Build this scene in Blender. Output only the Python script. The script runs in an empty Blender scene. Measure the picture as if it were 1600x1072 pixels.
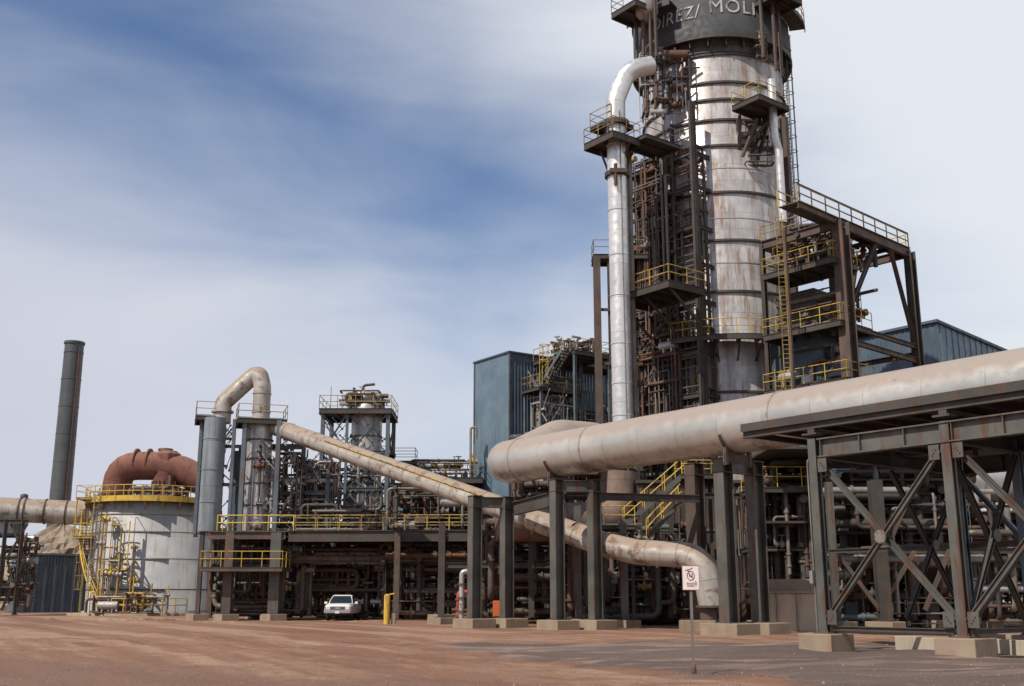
import bpy, math, random
from mathutils import Vector, Matrix
R = math.radians
S = bpy.context.scene
COL = S.collection
# ------------------------------------------------------------------ camera
F, PITCH, EYE = 1700.0, R(13.1), 1.7
cam = bpy.data.cameras.new('camera'); co = bpy.data.objects.new('camera', cam); COL.objects.link(co)
cam.sensor_width = 36; cam.lens = 36*F/1600; cam.clip_start = .1; cam.clip_end = 9000
co.location = (0, 0, EYE); co.rotation_euler = (R(90)+PITCH, 0, 0)
S.camera = co
# ------------------------------------------------------------------ light
S.view_settings.view_transform = 'Standard'; S.view_settings.look = 'None'
S.view_settings.gamma = 1; S.view_settings.exposure = 0.0
SUN_EL, SUN_AZ = R(49), math.atan2(-.74, -.6726)     # azimuth measured from +Y towards +X
w = bpy.data.worlds.new('World'); S.world = w; w.use_nodes = True
wt = w.node_tree; wt.nodes.clear()
def wn(t, **k):
    n = wt.nodes.new(t)
    for a, b in k.items(): setattr(n, a, b)
    return n
sky = wn('ShaderNodeTexSky', sky_type='NISHITA', sun_disc=False, sun_elevation=SUN_EL, sun_rotation=SUN_AZ,
         air_density=1.0, dust_density=0.6, ozone_density=3.5)
tc = wn('ShaderNodeTexCoord')
sep = wn('ShaderNodeSeparateXYZ'); wt.links.new(tc.outputs['Generated'], sep.inputs[0])
def wmath(op, a, b=None, clamp=False):
    n = wn('ShaderNodeMath', operation=op); n.use_clamp = clamp
    for i, x in enumerate((a, b)):
        if x is None: continue
        if isinstance(x, (int, float)): n.inputs[i].default_value = x
        else: wt.links.new(x, n.inputs[i])
    return n.outputs[0]
mp = wn('ShaderNodeMapping'); mp.inputs['Rotation'].default_value = (0, R(24), R(0)); mp.inputs['Scale'].default_value = (1.1, 1.2, 3.0)
wt.links.new(tc.outputs['Generated'], mp.inputs[0])
n1 = wn('ShaderNodeTexNoise'); n1.inputs['Scale'].default_value = 2.1; n1.inputs['Detail'].default_value = 6; n1.inputs['Roughness'].default_value = .5; n1.inputs['Distortion'].default_value = .35
wt.links.new(mp.outputs[0], n1.inputs['Vector'])
mp2 = wn('ShaderNodeMapping'); mp2.inputs['Rotation'].default_value = (0, R(30), 0); mp2.inputs['Scale'].default_value = (1.2, 2.0, 6.0); mp2.inputs['Location'].default_value = (3.1, 1.2, .4)
wt.links.new(tc.outputs['Generated'], mp2.inputs[0])
n2 = wn('ShaderNodeTexNoise'); n2.inputs['Scale'].default_value = 1.6; n2.inputs['Detail'].default_value = 4; n2.inputs['Roughness'].default_value = .45; n2.inputs['Distortion'].default_value = .6
wt.links.new(mp2.outputs[0], n2.inputs['Vector'])
# cloudier low in the sky and towards the east (+X), clear blue patch to the upper west
lane = wmath('ADD', wmath('MULTIPLY', sep.outputs['X'], .316), wmath('MULTIPLY', sep.outputs['Z'], .95))
away = wmath('MULTIPLY', wmath('ABSOLUTE', wmath('ADD', lane, -.345)), 3.3)
east = wmath('MULTIPLY', wmath('MAXIMUM', wmath('ADD', sep.outputs['X'], .05), 0), 1.75)
bias = wmath('ADD', away, east)
mix = wmath('ADD', wmath('MULTIPLY', n1.outputs[0], .95), wmath('MULTIPLY', n2.outputs[0], .65))
cov = wmath('ADD', mix, bias)
ramp = wn('ShaderNodeMapRange', interpolation_type='SMOOTHSTEP'); wt.links.new(cov, ramp.inputs[0])
ramp.inputs[1].default_value = .74; ramp.inputs[2].default_value = 1.75; ramp.inputs[3].default_value = .02; ramp.inputs[4].default_value = 1.0
clr = wn('ShaderNodeMapRange', interpolation_type='SMOOTHSTEP'); wt.links.new(sep.outputs['Z'], clr.inputs[0])     # unseen high sky kept clear to cut the fill light
for i_, q_ in enumerate((.56, .78, 1.0, .12)): clr.inputs[i_+1].default_value = q_
mx = wn('ShaderNodeMix', data_type='RGBA'); wt.links.new(wmath('MULTIPLY', ramp.outputs[0], clr.outputs[0]), mx.inputs['Factor'])
hs = wn('ShaderNodeHueSaturation'); hs.inputs['Saturation'].default_value = 1.1; hs.inputs['Value'].default_value = 1.18
wt.links.new(sky.outputs[0], hs.inputs['Color'])
tint = wn('ShaderNodeMix', data_type='RGBA', blend_type='MULTIPLY'); tint.inputs['Factor'].default_value = 1; tint.inputs['B'].default_value = (1.0, .97, 1.0, 1); wt.links.new(hs.outputs[0], tint.inputs['A'])
wt.links.new(tint.outputs['Result'], mx.inputs['A']); cc = wn('ShaderNodeMix', data_type='RGBA'); cf = wn('ShaderNodeMapRange'); wt.links.new(wmath('ADD', sep.outputs['X'], wmath('MULTIPLY', n1.outputs[0], .35)), cf.inputs[0])
for i_, q_ in enumerate((-.25, .45, 0, 1)): cf.inputs[i_+1].default_value = q_
wt.links.new(cf.outputs[0], cc.inputs['Factor']); cc.inputs['A'].default_value = (6.3, 6.6, 7.6, 1); cc.inputs['B'].default_value = (8.1, 8.5, 9.1, 1)
wt.links.new(cc.outputs['Result'], mx.inputs['B'])
bg = wn('ShaderNodeBackground'); bg.inputs['Strength'].default_value = .095
out = wn('ShaderNodeOutputWorld')
wt.links.new(mx.outputs['Result'], bg.inputs['Color']); wt.links.new(bg.outputs[0], out.inputs[0])
sl = bpy.data.lights.new('sun', 'SUN'); sl.energy = 4.6; sl.angle = R(.5); sl.color = (1, .93, .83)
so = bpy.data.objects.new('sun', sl); COL.objects.link(so)
sd = Vector((-.74*math.cos(SUN_EL), -.6726*math.cos(SUN_EL), math.sin(SUN_EL)))
so.rotation_euler = sd.to_track_quat('Z', 'Y').to_euler(); so.location = (-30, -20, 60)
S.cycles.max_bounces = 5; S.cycles.diffuse_bounces = 3; S.cycles.glossy_bounces = 2
# ------------------------------------------------------------------ helpers
SP, CP = math.sin(PITCH), math.cos(PITCH)
def ray(u, v):
    a = (u-800)/F; b = (536-v)/F
    return a, CP-b*SP, SP+b*CP
def at(u, v, Y):
    """the place that stands Y metres out in the direction surveyed at u, v"""
    x, y, z = ray(u, v); t = Y/y
    return Vector((x*t, Y, EYE+z*t))
def atz(u, v, z0):
    x, y, z = ray(u, v); t = (z0-EYE)/z
    return Vector((x*t, y*t, z0))
def gx(u, Y, z=0):
    """X at depth Y, height z for the bearing u"""
    return (u-800)/F*(Y*CP + (z-EYE)*SP)
A = Vector((.61, -.7924, 0)); B = Vector((.7924, .61, 0)); Z = Vector((0, 0, 1)); X1 = Vector((1, 0, 0)); Y1 = Vector((0, 1, 0))
YG = math.atan2(A.y, A.x)
def V(*a): return Vector(a)
ORG = {}
def lpos(o): return ORG.get(o.name, Vector((0, 0, 0)))
def tag(o, label, cat, group=None, kind=None):
    if label: o['label'] = label
    if cat: o['category'] = cat
    if group: o['group'] = group
    if kind: o['kind'] = kind
    return o
def thing(name, label, cat, loc, group=None):
    o = bpy.data.objects.new(name, None); COL.objects.link(o); o.location = loc
    o.empty_display_size = .5
    ORG[o.name] = Vector(loc)
    return tag(o, label, cat, group)
class MB:
    def __init__(s): s.v = []; s.f = []; s.uv = {}; s.sm = set()
    def add(s, vs, fs, uvs=None, smooth=False):
        o = len(s.v); s.v += [tuple(x) for x in vs]
        for i, f in enumerate(fs):
            k = len(s.f); s.f.append(tuple(o+j for j in f))
            if uvs: s.uv[k] = uvs[i]
            if smooth: s.sm.add(k)
        return s
    def obox(s, c, ax, ay, az):
        c = Vector(c); vs = [c+ax*i+ay*j+az*k for k in (-1, 1) for j in (-1, 1) for i in (-1, 1)]
        fs = [(0, 2, 3, 1), (4, 5, 7, 6), (0, 1, 5, 4), (2, 6, 7, 3), (0, 4, 6, 2), (1, 3, 7, 5)]
        if ax.cross(ay).dot(az) < 0: fs = [f[::-1] for f in fs]
        return s.add(vs, fs)
    def box(s, c, size, yaw=0):
        cx, sx = math.cos(yaw), math.sin(yaw)
        return s.obox(c, V(cx, sx, 0)*size[0]/2, V(-sx, cx, 0)*size[1]/2, Z*size[2]/2)
    def gbox(s, c, size): return s.box(c, size, YG)          # on the plant grid: size along A, B, Z
    def bar(s, p0, p1, wd, h, up=Z):
        p0, p1 = Vector(p0), Vector(p1); d = p1-p0; L = d.length; d.normalize()
        if abs(d.dot(up)) > .98: up = B if up == Z else A
        sd_ = d.cross(up).normalized(); u2 = sd_.cross(d)
        return s.obox((p0+p1)/2, d*L/2, sd_*wd/2, u2*h/2)
    def ib(s, p0, p1, d, wd, t=.04, up=Z):
        """rolled H section: depth d along up, flange width wd"""
        p0, p1 = Vector(p0), Vector(p1); q = p1-p0; L = q.length; q.normalize()
        if abs(q.dot(up)) > .98: up = B if up == Z else A
        sd_ = q.cross(up).normalized(); u2 = sd_.cross(q); c = (p0+p1)/2
        s.obox(c+u2*(d-t)/2, q*L/2, sd_*wd/2, u2*t/2); s.obox(c-u2*(d-t)/2, q*L/2, sd_*wd/2, u2*t/2)
        return s.obox(c, q*L/2, sd_*t/2, u2*(d/2-t))
    def tube(s, pts, r, n=10, bend=0, caps=True, seg=6, r1=None):
        pts = [Vector(p) for p in pts]
        if bend > 0 and len(pts) > 2: pts = fillet(pts, bend, seg)
        m = len(pts); d = [(pts[min(i+1, m-1)]-pts[max(i-1, 0)]).normalized() for i in range(m)]
        t0 = d[0]; ref = Z if abs(t0.z) < .9 else A
        nx = t0.cross(ref).normalized(); vs = []; L = 0; Ls = []
        for i in range(m):
            if i:
                nx = (nx-d[i]*nx.dot(d[i])); nx.normalize(); L += (pts[i]-pts[i-1]).length
            ny = d[i].cross(nx); Ls.append(L)
            rr = r if r1 is None else r+(r1-r)*i/(m-1)
            # mitre: keep width at bends
            for k in range(n):
                a = 2*math.pi*k/n; vs.append(pts[i]+(nx*math.cos(a)+ny*math.sin(a))*rr)
        fs, uvs = [], []
        cir = 2*math.pi*r
        for i in range(m-1):
            for k in range(n):
                k2 = (k+1) % n
                fs.append((i*n+k, i*n+k2, (i+1)*n+k2, (i+1)*n+k))
                a, b = cir*k/n, cir*(k+1)/n
                uvs.append(((Ls[i], a), (Ls[i], b), (Ls[i+1], b), (Ls[i+1], a)))
        s.add(vs, fs, uvs, True)
        if caps:
            s.add(vs[:n], [tuple(range(n))[::-1]]); s.add(vs[-n:], [tuple(range(n))])
        return s
    def lathe(s, c, prof, n=32, a0=0, a1=2*math.pi, smooth=True):
        c = Vector(c); full = abs(a1-a0-2*math.pi) < 1e-4; cols = n if full else n+1
        vs = [c+V(r*math.cos(a0+(a1-a0)*k/n), r*math.sin(a0+(a1-a0)*k/n), z) for r, z in prof for k in range(cols)]
        fs, uvs = [], []; rm = max(p[0] for p in prof); L = 0
        for i in range(len(prof)-1):
            dl = math.hypot(prof[i+1][0]-prof[i][0], prof[i+1][1]-prof[i][1])
            for k in range(n):
                k2 = (k+1) % cols
                fs.append((i*cols+k, i*cols+k2, (i+1)*cols+k2, (i+1)*cols+k))
                a, b = rm*(a1-a0)*k/n, rm*(a1-a0)*(k+1)/n
                uvs.append(((a, L), (b, L), (b, L+dl), (a, L+dl)))
            L += dl
        return s.add(vs, fs, uvs, smooth)
    def ring(s, c, r, wd, h, n=40, a0=0, a1=2*math.pi):
        full = abs(a1-a0-2*math.pi) < 1e-4
        s.lathe(c, [(r, -h/2), (r+wd, -h/2), (r+wd, h/2), (r, h/2), (r, -h/2)], n, a0, a1, False)
        return s
    def clad(s, p0, p1, z0, z1, pitch=.3, dep=.04):
        """profiled sheeting standing between two plan points"""
        p0, p1 = Vector(p0), Vector(p1); d = (p1-p0); L = d.length; d.normalize(); nn = V(d.y, -d.x, 0)
        k = max(1, int(L/pitch)); pt = L/k; prof = []
        for i in range(k):
            for f_, o in ((0, 0), (.55, 0), (.7, dep), (.85, dep)): prof.append((pt*(i+f_), o))
        prof.append((L, 0)); vs = []
        for z in (z0, z1):
            for x, o in prof:
                q = p0+d*x+nn*o; vs.append((q.x, q.y, z))
        m = len(prof)
        return s.add(vs, [(i, i+1, m+i+1, m+i) for i in range(m-1)])
    def build(s, name, mt, parent=None, bevel=0, flat=False):
        if name == 'joint_band' and len(s.f) > 0 and hasattr(s, 'cuts'): pass
        me = bpy.data.meshes.new(name); o0 = lpos(parent) if parent else Vector((0, 0, 0))
        me.from_pydata([(x-o0.x, y-o0.y, z-o0.z) for x, y, z in s.v], [], s.f)
        if s.uv:
            ul = me.uv_layers.new(name='UVMap').data
            for k, p in enumerate(me.polygons):
                if k in s.uv:
                    for j, li in enumerate(p.loop_indices): ul[li].uv = s.uv[k][j]
        if s.sm:
            for k in s.sm: me.polygons[k].use_smooth = True
        me.materials.append(mt); o = bpy.data.objects.new(name, me); COL.objects.link(o)
        if parent: o.parent = parent
        ORG[o.name] = o0
        if bevel:
            b = o.modifiers.new('b', 'BEVEL'); b.width = bevel; b.segments = 2; b.limit_method = 'ANGLE'
        return o
def fillet(pts, rad, seg):
    out = [pts[0]]
    for i in range(1, len(pts)-1):
        a, b, c = pts[i-1], pts[i], pts[i+1]; d1 = (a-b); d2 = (c-b); l1, l2 = d1.length, d2.length
        d1.normalize(); d2.normalize(); ang = math.pi-d1.angle(d2, 0)
        if ang < .02: out.append(b); continue
        t = min(rad*math.tan(ang/2), l1*.48, l2*.48); q0, q1 = b+d1*t, b+d2*t
        for k in range(seg+1):
            f_ = k/seg; p = q0*(1-f_)**2 + b*2*f_*(1-f_)*.98 + q1*f_*f_ + b*.04*f_*(1-f_); out.append(p)
    out.append(pts[-1]); return out
# ------------------------------------------------------------------ materials
def hexc(h): return h
class NT:
    def __init__(s, name):
        s.m = bpy.data.materials.new(name); s.m.use_nodes = True; s.t = s.m.node_tree
        s.b = s.t.nodes['Principled BSDF']
        s.tc = s.t.nodes.new('ShaderNodeTexCoord')
    def n(s, t, **k):
        x = s.t.nodes.new(t)
        for a, b in k.items(): setattr(x, a, b)
        return x
    def l(s, a, b): s.t.links.new(a, b)
    def noise(s, scale, detail=4, rough=.55, vec=None, sc=(1, 1, 1), dist=0, off=(0, 0, 0)):
        mpn = s.n('ShaderNodeMapping'); mpn.inputs['Scale'].default_value = sc; mpn.inputs['Location'].default_value = off
        s.l(vec or s.tc.outputs['Object'], mpn.inputs[0])
        x = s.n('ShaderNodeTexNoise'); x.inputs['Scale'].default_value = scale; x.inputs['Detail'].default_value = detail
        x.inputs['Roughness'].default_value = rough; x.inputs['Distortion'].default_value = dist
        s.l(mpn.outputs[0], x.inputs['Vector']); return x.outputs[0]
    def rng(s, v, a, b, c=0, d=1):
        x = s.n('ShaderNodeMapRange', interpolation_type='SMOOTHSTEP'); s.l(v, x.inputs[0])
        for i, q in enumerate((a, b, c, d)): x.inputs[i+1].default_value = q
        return x.outputs[0]
    def mix(s, f_, a, b, bt='MIX'):
        x = s.n('ShaderNodeMix', data_type='RGBA', blend_type=bt)
        for q, i in ((f_, 'Factor'), (a, 'A'), (b, 'B')):
            if isinstance(q, (int, float)): x.inputs[i].default_value = q
            elif isinstance(q, tuple): x.inputs[i].default_value = (*q, 1)
            else: s.l(q, x.inputs[i])
        return x.outputs['Result']
    def ma(s, op, a, b=0.0):
        x = s.n('ShaderNodeMath', operation=op)
        for i, q in enumerate((a, b)):
            if isinstance(q, (int, float)): x.inputs[i].default_value = q
            else: s.l(q, x.inputs[i])
        return x.outputs[0]
    def fin(s, col, rough=.6, metal=0, bump=None, bs=.3, bd=.02):
        if isinstance(col, tuple): s.b.inputs['Base Color'].default_value = (*col, 1)
        else: s.l(col, s.b.inputs['Base Color'])
        for q, i in ((rough, 'Roughness'), (metal, 'Metallic')):
            if isinstance(q, (int, float)): s.b.inputs[i].default_value = q
            else: s.l(q, s.b.inputs[i])
        if bump is not None:
            bn = s.n('ShaderNodeBump'); bn.inputs['Strength'].default_value = bs; bn.inputs['Distance'].default_value = bd
            s.l(bump, bn.inputs['Height']); s.l(bn.outputs[0], s.b.inputs['Normal'])
        return s.m
def worn(name, c1, c2, rust=(.16, .06, .03), ra=.6, rb=.72, rough=.6, metal=0, scale=.7, streak=True, grime=(.06, .05, .045), ga=.62, gb=.85, dust=None, seam=None, bs=.25, line=False):
    """painted or bare metal, blotchy, with rust patches and run-down streaks"""
    t = NT(name)
    col = t.mix(t.rng(t.noise(scale, 5, .6), .3, .7), c1, c2)
    if seam:            # sheet joints laid along the UVs (metres)
        br = t.n('ShaderNodeTexBrick'); br.inputs['Scale'].default_value = 1; br.offset = .5
        br.inputs['Mortar Size'].default_value = seam[2]; br.inputs['Mortar Smooth'].default_value = .3
        br.inputs['Brick Width'].default_value = seam[0]; br.inputs['Row Height'].default_value = seam[1]
        br.inputs['Color1'].default_value = (.78, .78, .79, 1); br.inputs['Color2'].default_value = (1.06, 1.05, 1.03, 1); br.inputs['Mortar'].default_value = (.42, .36, .32, 1)
        br.inputs['Bias'].default_value = .35
        t.l(t.tc.outputs['UV'], br.inputs['Vector'])
        col = t.mix(.8, col, br.outputs['Color'], 'MULTIPLY')
    if dust:            # dust settled on faces that look up
        ge = t.n('ShaderNodeNewGeometry'); sp = t.n('ShaderNodeSeparateXYZ'); t.l(ge.outputs['Normal'], sp.inputs[0])
        dn = t.ma('ADD', sp.outputs['Z'], t.ma('MULTIPLY', t.noise(1.7, 4), .5))
        col = t.mix(t.rng(dn, .3, .8, 0, dust[3]), col, tuple(dust[:3]))
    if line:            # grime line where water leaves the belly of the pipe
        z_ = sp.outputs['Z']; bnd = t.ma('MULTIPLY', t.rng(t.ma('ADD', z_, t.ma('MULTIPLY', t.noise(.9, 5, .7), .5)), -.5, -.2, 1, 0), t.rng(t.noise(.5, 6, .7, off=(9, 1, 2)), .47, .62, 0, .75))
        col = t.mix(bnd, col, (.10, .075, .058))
    if streak:
        col = t.mix(t.rng(t.noise(1.6, 5, .65, sc=(1, 1, .09)), ga, gb, 0, .75), col, grime)
        col = t.mix(t.rng(t.noise(2.2, 6, .7, sc=(1, 1, .16), off=(5, 2, 1)), ra, rb, 0, .85), col, rust)
    else:
        col = t.mix(t.rng(t.noise(1.3, 6, .65, off=(5, 2, 1)), ra, rb, 0, .85), col, rust)
    rn = t.rng(t.noise(2.5, 4), .3, .7, max(.05, rough-.12), min(1, rough+.15))
    if dust: dm = t.rng(dn, .3, .8, 0, 1); rn = t.ma('ADD', rn, t.ma('MULTIPLY', dm, .4)); metal = t.ma('MULTIPLY', t.ma('SUBTRACT', 1.0, dm), metal)
    return t.fin(col, rn, metal, t.noise(9, 4), bs, .02)
M = {}
M['steel'] = worn('grey painted steel', (.066, .066, .057), (.122, .118, .10), (.105, .045, .025), .5, .62, .55, .1, .5)
M['steel_blue'] = worn('blue grey painted steel', (.07, .095, .115), (.12, .14, .15), (.13, .055, .028), .55, .66, .5, .1)
M['dark'] = worn('dark structural steel', (.045, .038, .032), (.075, .064, .052), (.11, .048, .024), .55, .66, .65, .1)
M['rusty'] = worn('rusty steel', (.13, .062, .038), (.085, .045, .032), (.2, .075, .035), .5, .65, .75, 0)
M['brown'] = worn('brown weathered steel', (.11, .078, .058), (.065, .05, .042), (.17, .07, .035), .52, .66, .7, .05)
M['duct'] = worn('dusty aluminium lagging', (.43, .425, .40), (.54, .53, .49), (.20, .14, .11), .62, .78, .34, .45, .4, False, dust=(.29, .228, .19, .9), line=True, seam=(2.6, 40, .012), bs=.12)
M['duct2'] = worn('stained aluminium lagging', (.37, .345, .305), (.48, .45, .40), (.17, .095, .055), .52, .66, .45, .25, .8, False, dust=(.29, .215, .16, .88), line=True, seam=(1.5, 40, .02), bs=.12)
M['shiny'] = worn('bright aluminium lagging', (.62, .61, .60), (.7, .68, .66), (.3, .17, .1), .64, .8, .36, .55, .4, True, (.42, .34, .28), seam=(2.4, 40, .015), bs=.02)
M['silver'] = worn('silver lagging', (.38, .37, .36), (.5, .48, .455), (.26, .14, .08), .6, .75, .4, .45, .5, True)
M['tower'] = worn('stained white tower lagging', (.34, .325, .315), (.60, .58, .565), (.25, .155, .11), .48, .66, .42, .25, .3, True, (.22, .185, .165), .45, .68, seam=(3.2, 1.25, .014), bs=.12)
M['tankwhite'] = worn('weathered white tank paint', (.34, .34, .335), (.44, .435, .42), (.27, .17, .11), .55, .7, .5, .05, .4, True, (.25, .22, .19), .5, .72, seam=(6, 2.4, .01))
M['vessel'] = worn('grey vessel lagging', (.25, .24, .23), (.36, .34, .32), (.2, .12, .08), .55, .7, .5, .3, .6, True, (.17, .14, .12), .5, .72)
M['redduct'] = worn('rust red duct', (.125, .042, .029), (.18, .068, .046), (.09, .035, .024), .5, .7, .75, 0, .7, True, dust=(.28, .15, .10, .5), seam=(1.6, 30, .03))
M['yellow'] = worn('chipped yellow paint', (.5, .32, .035), (.6, .41, .055), (.2, .09, .03), .52, .62, .55, 0, 1.5)
M['yellow2'] = worn('faded yellow handrail', (.34, .23, .05), (.42, .30, .075), (.14, .08, .045), .48, .58, .6, 0, 1.5)
M['railgrey'] = worn('dull handrail', (.22, .18, .14), (.3, .25, .17), (.16, .09, .05), .5, .62, .6, .1)
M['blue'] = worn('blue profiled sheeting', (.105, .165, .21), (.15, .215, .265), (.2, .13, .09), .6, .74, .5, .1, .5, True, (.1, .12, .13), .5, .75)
M['bluedark'] = worn('dark and shaded blue sheeting', (.055, .085, .115), (.08, .115, .15), (.12, .08, .06), .6, .74, .55, .1, .5, True, (.04, .05, .055), .5, .75)  # dark blue; also serves as the shaded copy of blue on one wall
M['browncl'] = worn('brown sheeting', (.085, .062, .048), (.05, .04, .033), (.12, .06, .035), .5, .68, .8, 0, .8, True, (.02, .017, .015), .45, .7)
M['chimney'] = worn('dark steel chimney paint', (.055, .063, .068), (.085, .092, .096), (.12, .07, .05), .62, .78, .5, .1, .3, True)
M['conc'] = worn('dusty concrete', (.235, .175, .12), (.31, .24, .17), (.25, .13, .085), .55, .75, .9, 0, .9, True, (.2, .14, .1), .55, .75)
M['concwall'] = worn('stained concrete wall', (.36, .30, .22), (.45, .38, .28), (.22, .12, .08), .58, .75, .9, 0, .6, True, (.16, .12, .09), .5, .72, seam=None)
M['grate'] = worn('deck grating', (.06, .052, .045), (.09, .08, .068), (.11, .055, .03), .55, .7, .8, 0, 2, False)
M['black'] = NT('black rubber').fin((.018, .018, .018), .8)
M['glassdark'] = NT('windscreen glass').fin((.02, .03, .04), .08, 0)
M['white'] = NT('white car paint').fin((.72, .72, .70), .3)
M['chrome'] = NT('chrome').fin((.6, .6, .6), .2, 1)
M['amber'] = NT('amber lens').fin((.6, .16, .03), .25)
M['lamp'] = NT('headlamp lens').fin((.75, .76, .78), .12, .3)
M['letter'] = worn('flaking white lettering', (.42, .40, .38), (.56, .54, .51), (.06, .06, .06), .48, .6, .7, 0, 1.5)
M['band'] = worn('dark grey band', (.04, .043, .046), (.058, .06, .062), (.12, .07, .045), .6, .75, .75, 0)
M['pale'] = worn('sign face', (.70, .67, .64), (.76, .74, .70), (.35, .2, .16), .62, .75, .6, 0, 4)
M['red'] = NT('faded red').fin((.42, .05, .04), .6)
M['ink'] = NT('dark lettering').fin((.05, .05, .07), .6)
M['orange'] = NT('orange paint').fin((.55, .12, .03), .55)
M['green'] = NT('green grey paint').fin((.12, .15, .13), .55)
M['tanduct'] = worn('brown dusted duct', (.16, .105, .08), (.23, .155, .12), (.09, .05, .035), .55, .7, .7, 0, .7, True, seam=(1.2, 30, .03))
M['bluegrey'] = worn('pale blue grey sheeting', (.17, .21, .24), (.24, .28, .305), (.17, .11, .08), .58, .72, .5, .1, .5, True, (.12, .12, .12), .5, .72, seam=(1.2, 3.5, .02))
M['stone'] = worn('loose stones', (.2, .12, .08), (.33, .24, .18), (.1, .06, .045), .5, .65, .95, 0, 3, False)
M['oldpipe'] = worn('old grey pipe', (.14, .12, .1), (.22, .19, .165), (.12, .06, .035), .5, .64, .6, .1)
GR = [M['brown'], M['dark'], M['rusty'], M['oldpipe'], M['dark'], M['steel'], M['dark'], M['brown'], M['oldpipe'], M['brown'], M['dark']]

def ground_mat():
    t = NT('red brown dirt'); P = t.tc.outputs['Object']
    big = t.noise(.06, 5, .6, sc=(1, .6, 1)); mid = t.noise(.5, 6, .65); fine = t.noise(14, 5, .7); peb = t.noise(60, 3, .6)
    # wheel-swept bands run across the yard
    rm = t.n('ShaderNodeMapping'); rm.inputs['Rotation'].default_value = (0, 0, R(-122)); t.l(P, rm.inputs[0])
    sw = t.noise(.42, 6, .6, sc=(.07, 1, 1), dist=.5, off=(2, 3, 0), vec=rm.outputs[0]); sw2 = t.noise(.6, 5, .6, sc=(.09, 1, 1), dist=.6, off=(4, 1, 0))
    col = t.mix(t.rng(big, .35, .65), (.195, .084, .043), (.265, .132, .074))
    col = t.mix(t.rng(sw, .42, .62, 0, .95), col, (.385, .24, .15))
    col = t.mix(t.rng(sw2, .52, .66, 0, .6), col, (.15, .064, .038))
    col = t.mix(t.rng(mid, .52, .72, 0, .6), col, (.17, .085, .058))
    # gravelly darker patch in the near left corner
    sp = t.n('ShaderNodeSeparateXYZ'); t.l(P, sp.inputs[0])
    d = t.ma('ADD', t.ma('MULTIPLY', sp.outputs['X'], .85), sp.outputs['Y'])
    d = t.ma('ADD', d, t.ma('MULTIPLY', t.noise(.35, 5), 9))
    col = t.mix(t.rng(d, 22, 28, .85, 0), col, (.17, .09, .058))
    # dark grey gravel tongue across the right of the yard
    X, Y = sp.outputs['X'], sp.outputs['Y']; nz = t.ma('ADD', t.ma('MULTIPLY', t.noise(.28, 6, .62), 9), -4.5); nz = t.ma('ADD', nz, t.ma('MULTIPLY', t.noise(1.6, 4), 1.2))
    m1 = t.rng(t.ma('ADD', t.ma('ADD', t.ma('MULTIPLY', X, .885), t.ma('MULTIPLY', Y, .466)), nz), 15.6, 17.0)      # near edge
    m2 = t.rng(t.ma('ADD', Y, t.ma('MULTIPLY', nz, .55)), 41.8, 43.2, 1, 0)                                       # far edge
    gm = t.ma('MULTIPLY', m1, m2)
    gcol = t.mix(t.rng(t.noise(.4, 6, .65, sc=(.35, 1, 1)), .35, .65), (.078, .060, .051), (.12, .092, .076))
    gcol = t.mix(t.rng(t.noise(.55, 5, .55, sc=(.07, 1, 1), dist=.5, off=(7, 1, 0)), .5, .62, 0, .8), gcol, (.30, .205, .155))
    col = t.mix(gm, col, gcol)
    col = t.mix(t.rng(fine, .38, .62, 0, .4), col, (.14, .07, .045))
    col = t.mix(t.rng(t.noise(3.2, 6, .7, off=(3, 8, 0)), .52, .66, 0, .5), col, (.13, .068, .046))
    col = t.mix(t.rng(peb, .6, .72, 0, .45), col, (.4, .3, .25))
    h = t.ma('ADD', t.ma('MULTIPLY', fine, .7), t.ma('MULTIPLY', peb, .5))
    h = t.ma('ADD', h, t.ma('MULTIPLY', mid, 1.5))
    return t.fin(col, .95, 0, h, .6, .06)
M['ground'] = ground_mat()
# ------------------------------------------------------------------ ground
rnd = random.Random(7)
RUTS = [(2.0, 22, -.50, .866, .0015), (7.5, 22, -.60, .80, .002), (-3.5, 22, -.36, .933, .001), (16, 24, -.80, .60, .001), (-14, 22, -.30, .95, .0)]
def rut(x, y):
    s_ = 0
    for x0, y0, dx, dy, cv in RUTS:
        a, b = x-x0, y-y0; along = a*dx+b*dy; d = a*dy-b*dx+cv*along*along+.12*math.sin(along*.21+x0)
        if abs(d) < 2.2:
            for o in (-.85, .85):
                q = (d-o)/.2
                if abs(q) < 4: s_ += -.045*math.exp(-q*q)*(.6+.4*math.sin(along*1.3+o*3))+.016*(math.exp(-(q-1.9)**2)+math.exp(-(q+1.9)**2))
    return s_
def gh(x, y):
    """gentle relief of the yard, flattened under the plant and far away"""
    k = max(0, min(1, (y-8)/10))*max(0, min(1, (60-y)/14))*max(0, min(1, (45-abs(x))/10))
    return k*(.05*math.sin(x*.31+y*.13)+.035*math.sin(x*.9-y*.7+1)+.02*math.sin(x*2.3+y*1.9)+.012*math.sin(y*5.1+x*.8)+rut(x, y))
def spread(lo, hi, st, far):
    a = []; x = lo
    while x < hi: a.append(x); x += st
    a.append(hi); l, r_ = [], []; d = st*2; x = lo
    while x > -far: x -= d; d *= 1.6; l.append(x)
    x = hi; d = st*2
    while x < far: x += d; d *= 1.6; r_.append(x)
    return l[::-1]+a+r_
xs = spread(-28, 28, .22, 3500); ys = spread(16, 62, .2, 3500)
g = MB(); nx_ = len(xs)
g.add([(x, y, gh(x, y)) for y in ys for x in xs], [(j*nx_+i, j*nx_+i+1, (j+1)*nx_+i+1, (j+1)*nx_+i) for j in range(len(ys)-1) for i in range(nx_-1)], None, True)
tag(g.build('ground', M['ground']), None, None, kind='structure')
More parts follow.
